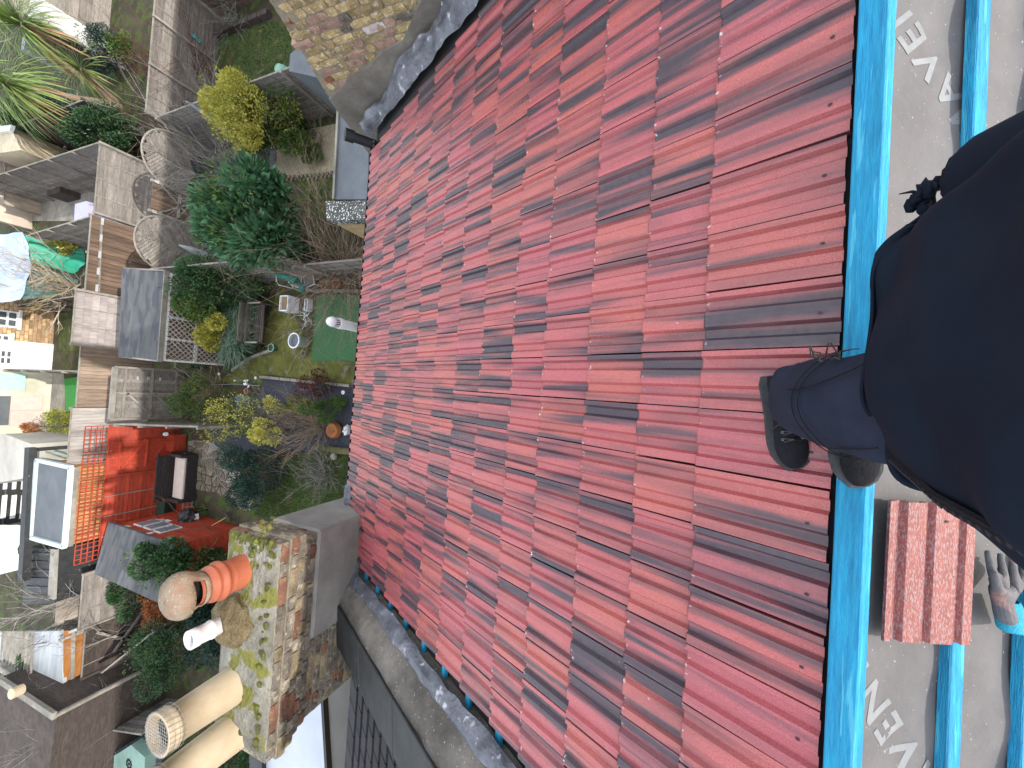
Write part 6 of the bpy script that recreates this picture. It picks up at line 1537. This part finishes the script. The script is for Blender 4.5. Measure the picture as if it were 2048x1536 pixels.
# ================================================================== far houses
def Ywall(name, label, Yw, x0, x1, z1, mat, cat='house', z0=0, dep=6):
    t = thing(name, label, cat, ((x0 + x1) / 2, Yw, 0)); MB().poly([(x0, Yw), (x1, Yw), (x1, Yw + dep), (x0, Yw + dep)], z0, z1).build('wall', mat, t); return t
def window(t, Yw, xa, xb, za, zb, frame=m_white, bars=1, nm='window'):
    fr = MB().box(((xa + xb) / 2, Yw - .03, (za + zb) / 2), (abs(xb - xa), .06, zb - za)).build(nm, frame, t)
    def sub(mb, name, mat):
        o = mb.build(name, mat, None); o.parent = fr; o.location = o.location - fr.location - t.location
    n = bars + 1; w_ = (abs(xb - xa) - .08 * (n + 1)) / n
    for i in range(n):
        for (z_a, z_b) in ((za + .08, (za + zb) / 2 - .04), ((za + zb) / 2 + .04, zb - .08)):
            sub(MB().box((min(xa, xb) + .08 + w_ / 2 + i * (w_ + .08), Yw - .065, (z_a + z_b) / 2), (w_, .012, z_b - z_a)), 'window_pane', m_dglass)
    sub(MB().box(((xa + xb) / 2, Yw - .08, za - .04), (abs(xb - xa) + .16, .14, .08)), 'window_sill', frame)
m_dglass = M('dark_glass', (0.05, 0.06, 0.07), (0.10, 0.115, 0.13), 2, .08, 0, dirt=.1)
YH = G(108, 660, 0).y
m_farbrick = M('far_brick', (0.30, 0.19, 0.11), (0.46, 0.34, 0.20), 9, .9, .6, (1, 1, 3), dirt=.4, spot=(0.42, 0.20, 0.13), spot_scale=2.2, spot_amt=.18)
hx0, hx1 = GY(100, 742, YH).x, GY(100, 600, YH).x
h1 = Ywall('brick_house', 'distant yellow brick house with white windows beyond the bare tree', YH, hx0, hx1, 6.5, m_farbrick)
rnd = random.Random(4); bmf = MB().box((0, 0, 0), (.31, .03, .105)).mesh('brick', M('far_brick_piece', (0.38, 0.25, 0.14), (0.52, 0.38, 0.22), 9, .9, .4, var=.35))
for r in range(17):
    for k in range(11):
        x = hx0 + .2 + k * .36 + (.18 if r % 2 else 0)
        if x < hx1 - .2: inst('brick', bmf, h1, Vector((x, YH - .012, .1 + r * .13)) - h1.location)
window(h1, YH, GY(20, 655, YH).x, GY(20, 622, YH).x, GY(36, 640, YH).z, GY(-10, 640, YH).z)
window(h1, YH, GY(20, 694, YH).x, GY(20, 670, YH).x, GY(20, 680, YH).z, GY(-15, 680, YH).z)
dr_ = MB().box(((GY(60, 697, YH).x + GY(60, 732, YH).x) / 2, YH - .06, 1.2), (1.45, .1, 2.4)).build('door_panel', m_white, h1)
window(h1, YH - .06, GY(20, 730, YH).x, GY(20, 700, YH).x, GY(24, 710, YH).z, GY(-5, 710, YH).z)
# pale houses to the left of it
YH2 = G(100, 820, 0).y
h2 = Ywall('pale_house', 'distant pale rendered house with a mint panel and pink doors', YH2, GY(60, 872, YH2).x, GY(60, 742, YH2).x, 5.5, M('pale_wall', (0.42, 0.42, 0.34), (0.55, 0.54, 0.45), 2, .85, .3, dirt=.3))
def panel(t, Yw, px0, px1, py0, py1, nm, mat, th=.05):
    a_ = GY(px0, (py0 + py1) / 2, Yw); b_ = GY(px1, (py0 + py1) / 2, Yw); c_ = GY((px0 + px1) / 2, py0, Yw); d_ = GY((px0 + px1) / 2, py1, Yw)
    return MB().box(((c_.x + d_.x) / 2, Yw - th / 2 - .01, (a_.z + b_.z) / 2), (abs(c_.x - d_.x), th, abs(a_.z - b_.z))).build(nm, mat, t)
panel(h2, YH2, -10, 50, 747, 780, 'mint_panel', M('mint_paint', (0.32, 0.58, 0.50), (0.4, 0.66, 0.58), 4, .5, .05, dirt=.1))
panel(h2, YH2, 20, 84, 792, 820, 'garage_door', M('pink_door', (0.50, 0.38, 0.34), (0.58, 0.46, 0.42), 4, .6, .05, dirt=.1)); panel(h2, YH2, 20, 84, 821, 850, 'garage_door', M('pink_door', (0.5, 0.38, 0.34)))
panel(h2, YH2, -5, 18, 792, 850, 'dark_lintel', m_greyroof)
fence('thin orange topped fence between the far brick house and the mint panel', at(175, 743, 1.6), (at(10, 738, 1.6)[0], at(10, 738, 1.6)[1]), 0, 1.6, 'board', .16, m_orange, side=1)
gbg = thing('garden_slide', 'bright green play mat edge with a grey curved ramp on the turf', 'ramp', tuple(G(165, 770, 0))); MB().poly([at(160, 758, .1), at(168, 760, .1), at(172, 805, .1), at(166, 805, .1)], 0.03, .2).build('kerb', m_white, gbg)
bush('far_shrub', 'washed out pale green shrub before the grey yard beyond the sunlit boards', (125, 850), .8, (42, 24), .7, 2600, .07, m_l_yg, 82, lumps=7, mat2=m_l_blue, n2=600)
bush('far_shrub', 'pink brown dried shrub beside the mint fence', (78, 858), .8, (20, 12), .5, 900, .07, m_twigor, 83, lumps=4)
yb = thing('yellow_bucket', 'yellow and green watering can beside the mint fence end', 'watering can', tuple(G(150, 872, 0))); MB().lathe(G(152, 872, 0), [(.18, 0), (.22, .4), (.2, .42)], 14).build('can', M('yellow_plastic', (0.6, 0.55, 0.03), (0.7, 0.65, 0.06), 9, .4, 0), yb); MB().tube([G(146, 868, .3), G(138, 862, .5)], .03, 6).build('spout', M('green_plastic', (0.02, 0.3, 0.08), (0.03, 0.36, 0.1), 9, .4, 0), yb)
# mint fence running away
a_ = G(158, 925, 1.9); b_ = G(20, 880, 1.9)
m_mint = M('mint_boards', (0.34, 0.46, 0.40), (0.46, 0.58, 0.52), 3, .7, .3, (6, 6, 1), .18, dirt=.25)
mf = fence('mint green boarded fence running away to the left edge', (a_.x, a_.y), (b_.x, b_.y), 0, 1.9, 'board', .2, m_mint, side=-1, posts=0)
# cedar shed with grey framed roof
zc_ = 2.55
k0, k1, k2, k3 = at(72, 920, zc_), at(140, 935, zc_), at(127, 1094, zc_), at(60, 1075, zc_)
cs = thing('cedar_shed', 'cedar clad garden room with a grey roof framed in pale blue trim', 'garden room', (k1[0], k1[1], 0))
MB().poly([(k1[0] - .1, k1[1] + .1), (k0[0] - .1, k0[1] - .1), (k3[0] + .1, k3[1] - .1), (k2[0] + .1, k2[1] + .1)], 0, 2.45).build('wall', m_orange, cs)
n = 26
for i in range(n):
    u = (i + .5) / n; p = Vector((*k1, 0)).lerp(Vector((*k2, 0)), u); MB().box((p.x, p.y + .06, 1.2), (abs(k1[0] - k2[0]) / n * .86, .03, 2.3)).build('cladding_board', m_orange, cs)
MB().poly([k1, k0, k3, k2], 2.44, 2.50).build('roof', m_greyroof, cs)
m_trim = M('blue_trim', (0.42, 0.52, 0.56), (0.52, 0.62, 0.66), 4, .5, .1, dirt=.1)
for p, q in ((k0, k1), (k1, k2), (k2, k3), (k3, k0)): MB().beam((*p, 2.52), (*q, 2.52), .13, .12).build('roof_trim', m_trim, cs)
MB().beam((k1[0], k1[1] - .09, 2.42), (k2[0], k2[1] - .09, 2.42), .1, .1).build('gutter', m_conc, cs)
# dark and white building behind
YD = G(72, 1000, 1.6).y + 1.2
YK = G(66, 1000, 0).y
dk = Ywall('dark_clad_house', 'dark clad house with tall white framed glazing behind the cedar garden room', YK, GY(30, 1046, YK).x, GY(30, 948, YK).x, 5.0, m_slate)
for i in range(3):
    panel(dk, YK, 2 + i * 19, 12 + i * 19, 990, 1036, 'white_panel', m_white); panel(dk, YK, 6 + i * 18, 14 + i * 18, 953, 978, 'white_panel', m_white)
for i in range(8): MB().box(((GY(30, 1046, YK).x + GY(30, 948, YK).x) / 2, YK - .015, .3 + i * .6), (abs(GY(30, 1046, YK).x - GY(30, 948, YK).x), .03, .04)).build('cladding_joint', m_greyroof, dk)
mq = thing('white_marquee', 'large white sheet canopy at the left edge behind the cedar garden room', 'canopy', tuple(G(30, 1090, 0)))
qm = MB(); 
for i in range(9):
    for j in range(9): p_ = G(-40 + 96 * i / 8, 1050 + (85 + 3 * (8 - i)) * j / 8, 1.9); qm.v.append(p_ + Vector((0, 0, .25 * math.sin(math.pi * j / 8) + .04 * math.sin(3 * i + 2 * j))))
for i in range(8):
    for j in range(8): a_ = i * 9 + j; qm.f.append((a_, a_ + 9, a_ + 10, a_ + 1))
qo = qm.build('canvas', m_white, mq, smooth=True)
for (px, py) in ((50, 1052), (50, 1130)): q = G(px, py, 1.9); MB().beam((q.x, q.y, 0), (q.x, q.y, 1.95), .06).build('pole', m_iron, mq)
pg = thing('dark_pergola', 'dark timber beam structure bordering the cedar garden room on its far side', 'pergola', (k0[0], k0[1] + .4, 0))
MB().beam(G(62, 895, 2.6), G(48, 1160, 2.6), .35, .2).build('beam', m_slate, pg)
for py in (900, 980, 1060, 1150): q = G(60 - (py - 895) * .05, py, 2.6); MB().beam((q.x, q.y, 0), q, .12).build('post', m_slate, pg)
gsr = thing('grey_roofed_outbuilding', 'outbuilding with a flat pale grey stained roof beyond the mint fence', 'outbuilding', tuple(G(40, 900, 0)))
MB().poly([at(62, 888, 2.3), at(10, 868, 2.3), at(-60, 872, 2.3), at(-60, 975, 2.3), at(58, 955, 2.3)], 0, 2.3).build('block', M('stained_roof', (0.36, 0.35, 0.31), (0.46, 0.45, 0.41), 1.5, .9, .3, dirt=.35), gsr)
ds = thing('dark_shed', 'long dark shed roof between the cedar garden room and the bare hedge tree', 'shed', tuple(G(95, 1170, 0)))
MB().poly([at(118, 1100, 2.4), at(50, 1095, 2.4), at(45, 1210, 2.4), at(110, 1205, 2.4)], 0, 2.4).build('wall', m_slate, ds)
MB().poly([at(118, 1098, 2.4), at(106, 1097, 2.4), at(100, 1195, 2.4), at(113, 1198, 2.4)], 2.4, 2.46).build('grey_trim', m_conc, ds)
for i in range(6): MB().beam(G(108, 1108 + i * 17, 2.42), G(52, 1105 + i * 17, 2.42), .06, .05).build('seam', m_slate, ds)
# glasshouse / pale roofs bottom left
gh = thing('grey_lean_to', 'pale grey metal lean-to roof beside the orange board panel', 'lean-to', tuple(G(90, 1350, 0)))
MB().hexa([(*at(120, 1262, 2.3), 2.2), (*at(128, 1415, 2.3), 2.2), (*at(0, 1345, 2.5), 2.4), (*at(-10, 1265, 2.5), 2.4), (*at(120, 1262, 2.3), 2.3), (*at(128, 1415, 2.3), 2.3), (*at(0, 1345, 2.5), 2.5), (*at(-10, 1265, 2.5), 2.5)]).build('roof', M('pale_metal', (0.30, 0.33, 0.36), (0.42, 0.45, 0.48), 2, .4, .1, (1, 10, 1), dirt=.25), gh)
for i in range(11): MB().beam(G(66 - i * 6, 1262, 2.5), G(60 - i * 6, 1375 - i * 3, 2.5), .05, .05).build('rib', m_conc, gh)
MB().beam(G(0, 1330, 2.6), G(128, 1412, 2.4), .16, .16).build('ridge_beam', m_conc, gh)
ob = thing('orange_board_panel', 'orange stained plywood panel standing on grey posts above the dark fence', 'board panel', (-11, 18.9, 0))
pa, pb_, pc, pd = GY(190, 1252, 18.6), GY(178, 1400, 18.6), GY(128, 1405, 18.6), GY(128, 1262, 18.6)
MB().hexa([pa, pb_, pb_ + Vector((0, .05, 0)), pa + Vector((0, .05, 0)), pd, pc, pc + Vector((0, .05, 0)), pd + Vector((0, .05, 0))]).build('ply', m_rust, ob)
MB().beam(pa.lerp(pd, .72) + Vector((0, -.03, 0)), pb_.lerp(pc, .72) + Vector((0, -.03, 0)), .05, .09).build('rail', m_conc, ob)
for q in (pa, pb_): MB().beam((q.x, 18.57, 0), q + Vector((0, -.03, .9)), .08).build('post', m_conc, ob)
for q in (pa, pb_, pd.lerp(pa, .3), pc.lerp(pb_, .3)): MB().box(q + Vector((0, -.08, .05)), (.09, .02, .2)).build('bracket', m_iron, ob)
tan = fence('lichened grey fence boards below the end of the red trellis', (GY(195, 1140, 18.3).x, 18.3), (GY(185, 1250, 18.3).x, 18.3), 0, 2.1, 'lap', .12, m_wgrey, side=1)
dfx0, dfx1 = GY(200, 1250, 18.2).x, GY(185, 1420, 18.2).x
dkf = fence('dark brown fence with diagonal braces under the orange board panel', (dfx0, 18.25), (dfx1 - 2, 18.25), 0, 1.95, 'lap', .14, m_wdark, side=1)
MB().beam((dfx0 - .2, 18.15, 1.7), (dfx0 - 1.3, 18.15, .4), .08, .05, (0, 1, 0)).build('brace', m_rail, dkf); MB().beam((dfx0 - .1, 18.15, .4), (dfx0 - 1.2, 18.15, 1.2), .08, .05, (0, 1, 0)).build('brace', m_rail, dkf)
s1 = G(205, 1345, 1.8); s2 = G(310, 1262, 1.8)
fence('dark side fence with grey top rail running towards the conifer hedge', (s1.x, s1.y), (s2.x, s2.y), 0, 1.8, 'lap', .14, m_wdark, side=1, cap=True)
bare('bare_tree', 'leafless sapling with fine pale twigs over the dark shed roof', G(250, 1180, 0), GY(100, 1200, 19.3), .8, 16, .028, 95, m_twiggrey, cat='tree', depth=3)
bare('bare_tree', 'leafless bush with pale twigs below the orange board panel', G(260, 1420, 0), G(190, 1440, 1.8), 1.2, 20, .015, 96, m_twiggrey, cat='tree')
bush('far_shrub', 'dusky green shrub in front of the grey metal lean-to', (95, 1305), 1.9, (26, 24), .6, 1600, .09, m_l_dark, 84, lumps=6)
# big dark timber building in the corner
bg = thing('dark_timber_building', 'big dark boarded outbuilding with a vertical corner at the bottom left', 'outbuilding', (-13, 18, 0))
zc2 = 3.0
w0, w1, w2 = at(0, 1355, zc2), at(113, 1430, zc2), at(95, 1560, zc2)
MB().poly([w1, w0, (w0[0] - 6, w0[1]), (w0[0] - 6, w2[1]), w2], 0, zc2).build('wall', m_wdark, bg)
def boards(t, a_, b_, z0, z1, n, mat, off):
    a_ = Vector((*a_, 0)); b_ = Vector((*b_, 0)); d = (b_ - a_).normalized(); nm = Vector((-d.y, d.x, 0)) * off
    for i in range(n): z = z0 + (z1 - z0) * (i + .5) / n; MB().beam(a_ + nm + Vector((0, 0, z)), b_ + nm + Vector((0, 0, z)), .03, (z1 - z0) / n * .92).build('board', mat, t)
boards(bg, w1, w0, 0, 3, 16, m_wdark, .02); boards(bg, w1, w2, 0, 3, 16, m_wbrown, -.02)
MB().beam((*w1, 3.04), (*w0, 3.04), .2, .1).build('parapet', m_conc, bg); MB().beam((*w1, 0), (*w1, 3.02), .1).build('corner_post', m_rail, bg)
fl_ = thing('yellow_flue', 'short cream clay flue stub on the edge of the dark outbuilding', 'flue', tuple(G(30, 1380, 3.0))); MB().tube([G(45, 1378, 3.1), G(22, 1388, 3.35)], .16, 14).build('pipe', m_buff, fl_)
fence('grey board fence behind the blue grey storage box', at(165, 1450, 1.5), at(330, 1440, .9), 0, 1.5, 'lap', .14, m_wgreyh, side=1)
bb2 = thing('blue_grey_store', 'blue grey plastic garden store with mint lid bearing a black flower emblem', 'storage box', tuple(G(220, 1510, 0)))
MB().poly([at(150, 1455, 1.4), at(232, 1505, 1.4), at(225, 1600, 1.4), at(140, 1600, 1.4)], 0, 1.4).build('tub', M('bluegrey', (0.12, 0.16, 0.19), (0.17, 0.21, 0.24), 3, .5, .1, dirt=.2), bb2)
MB().poly([at(228, 1512, 1.5), at(262, 1490, 1.5), at(290, 1515, 1.5), at(285, 1600, 1.5), at(225, 1600, 1.5)], 1.2, 1.5).build('lid', M('mint_lid', (0.22, 0.36, 0.30), (0.28, 0.42, 0.36), 5, .6, .1, dirt=.2), bb2)
em = MB(); cc = G(258, 1528, 1.505)
for k in range(9):
    a_ = k * 2 * math.pi / 9; em.lathe(cc + Vector((.13 * math.cos(a_), .13 * math.sin(a_), 0)), [(.045, 0), (.045, .006), (.001, .006)], 10)
em.lathe(cc, [(.05, 0), (.05, .006), (.001, .006)], 12); em.build('flower_emblem', m_black, bb2)
tbl = thing('garden_table', 'dark grey garden table in the shade below the leafless bush', 'table', tuple(P0(285, 1425)))
c = P0(285, 1425); MB().box(c + Vector((0, 0, .72)), (.7, .6, .04)).build('table_top', m_greyroof, tbl)
for dx, dy in ((-.3, -.25), (.3, -.25), (-.3, .25), (.3, .25)): MB().beam(c + Vector((dx, dy, 0)), c + Vector((dx, dy, .7)), .04).build('leg', m_greyroof, tbl)

# ================================================================== the terrace carries on both sides (out of frame, it shades the gardens)
def range_roof(name, label, x0, x1):
    t = thing(name, label, 'house', ((x0 + x1) / 2, 0, 0))
    MB().hexa([(x0, -4.6, 5.7), (x1, -4.6, 5.7), (x1, -4.6, 0), (x0, -4.6, 0), (x0, -.47, 7.86), (x1, -.47, 7.86), (x1, -.47, 0), (x0, -.47, 0)]).build('rear_range', m_slate, t)
    MB().hexa([(x0, -.46, 0), (x1, -.46, 0), (x1, 3.1, 0), (x0, 3.1, 0), (x0, -.46, 7.60), (x1, -.46, 7.60), (x1, 3.1, 5.55), (x0, 3.1, 5.55)]).build('front_range', m_slate, t)
range_roof('terrace_house', 'terrace house with a dark roof on the far side of the brick wall', 3.40, 22)
range_roof('terrace_house', 'terrace house at the very end of the slate roofed row', -26, -9.6)
MB().hexa([(-9.5, -4.6, 5.5), (-2.6, -4.6, 5.5), (-2.6, -4.6, 0), (-9.5, -4.6, 0), (-9.5, -.5, 7.75), (-2.6, -.5, 7.75), (-2.6, -.5, 0), (-9.5, -.5, 0)]).build('rear_range', m_slate, nh)
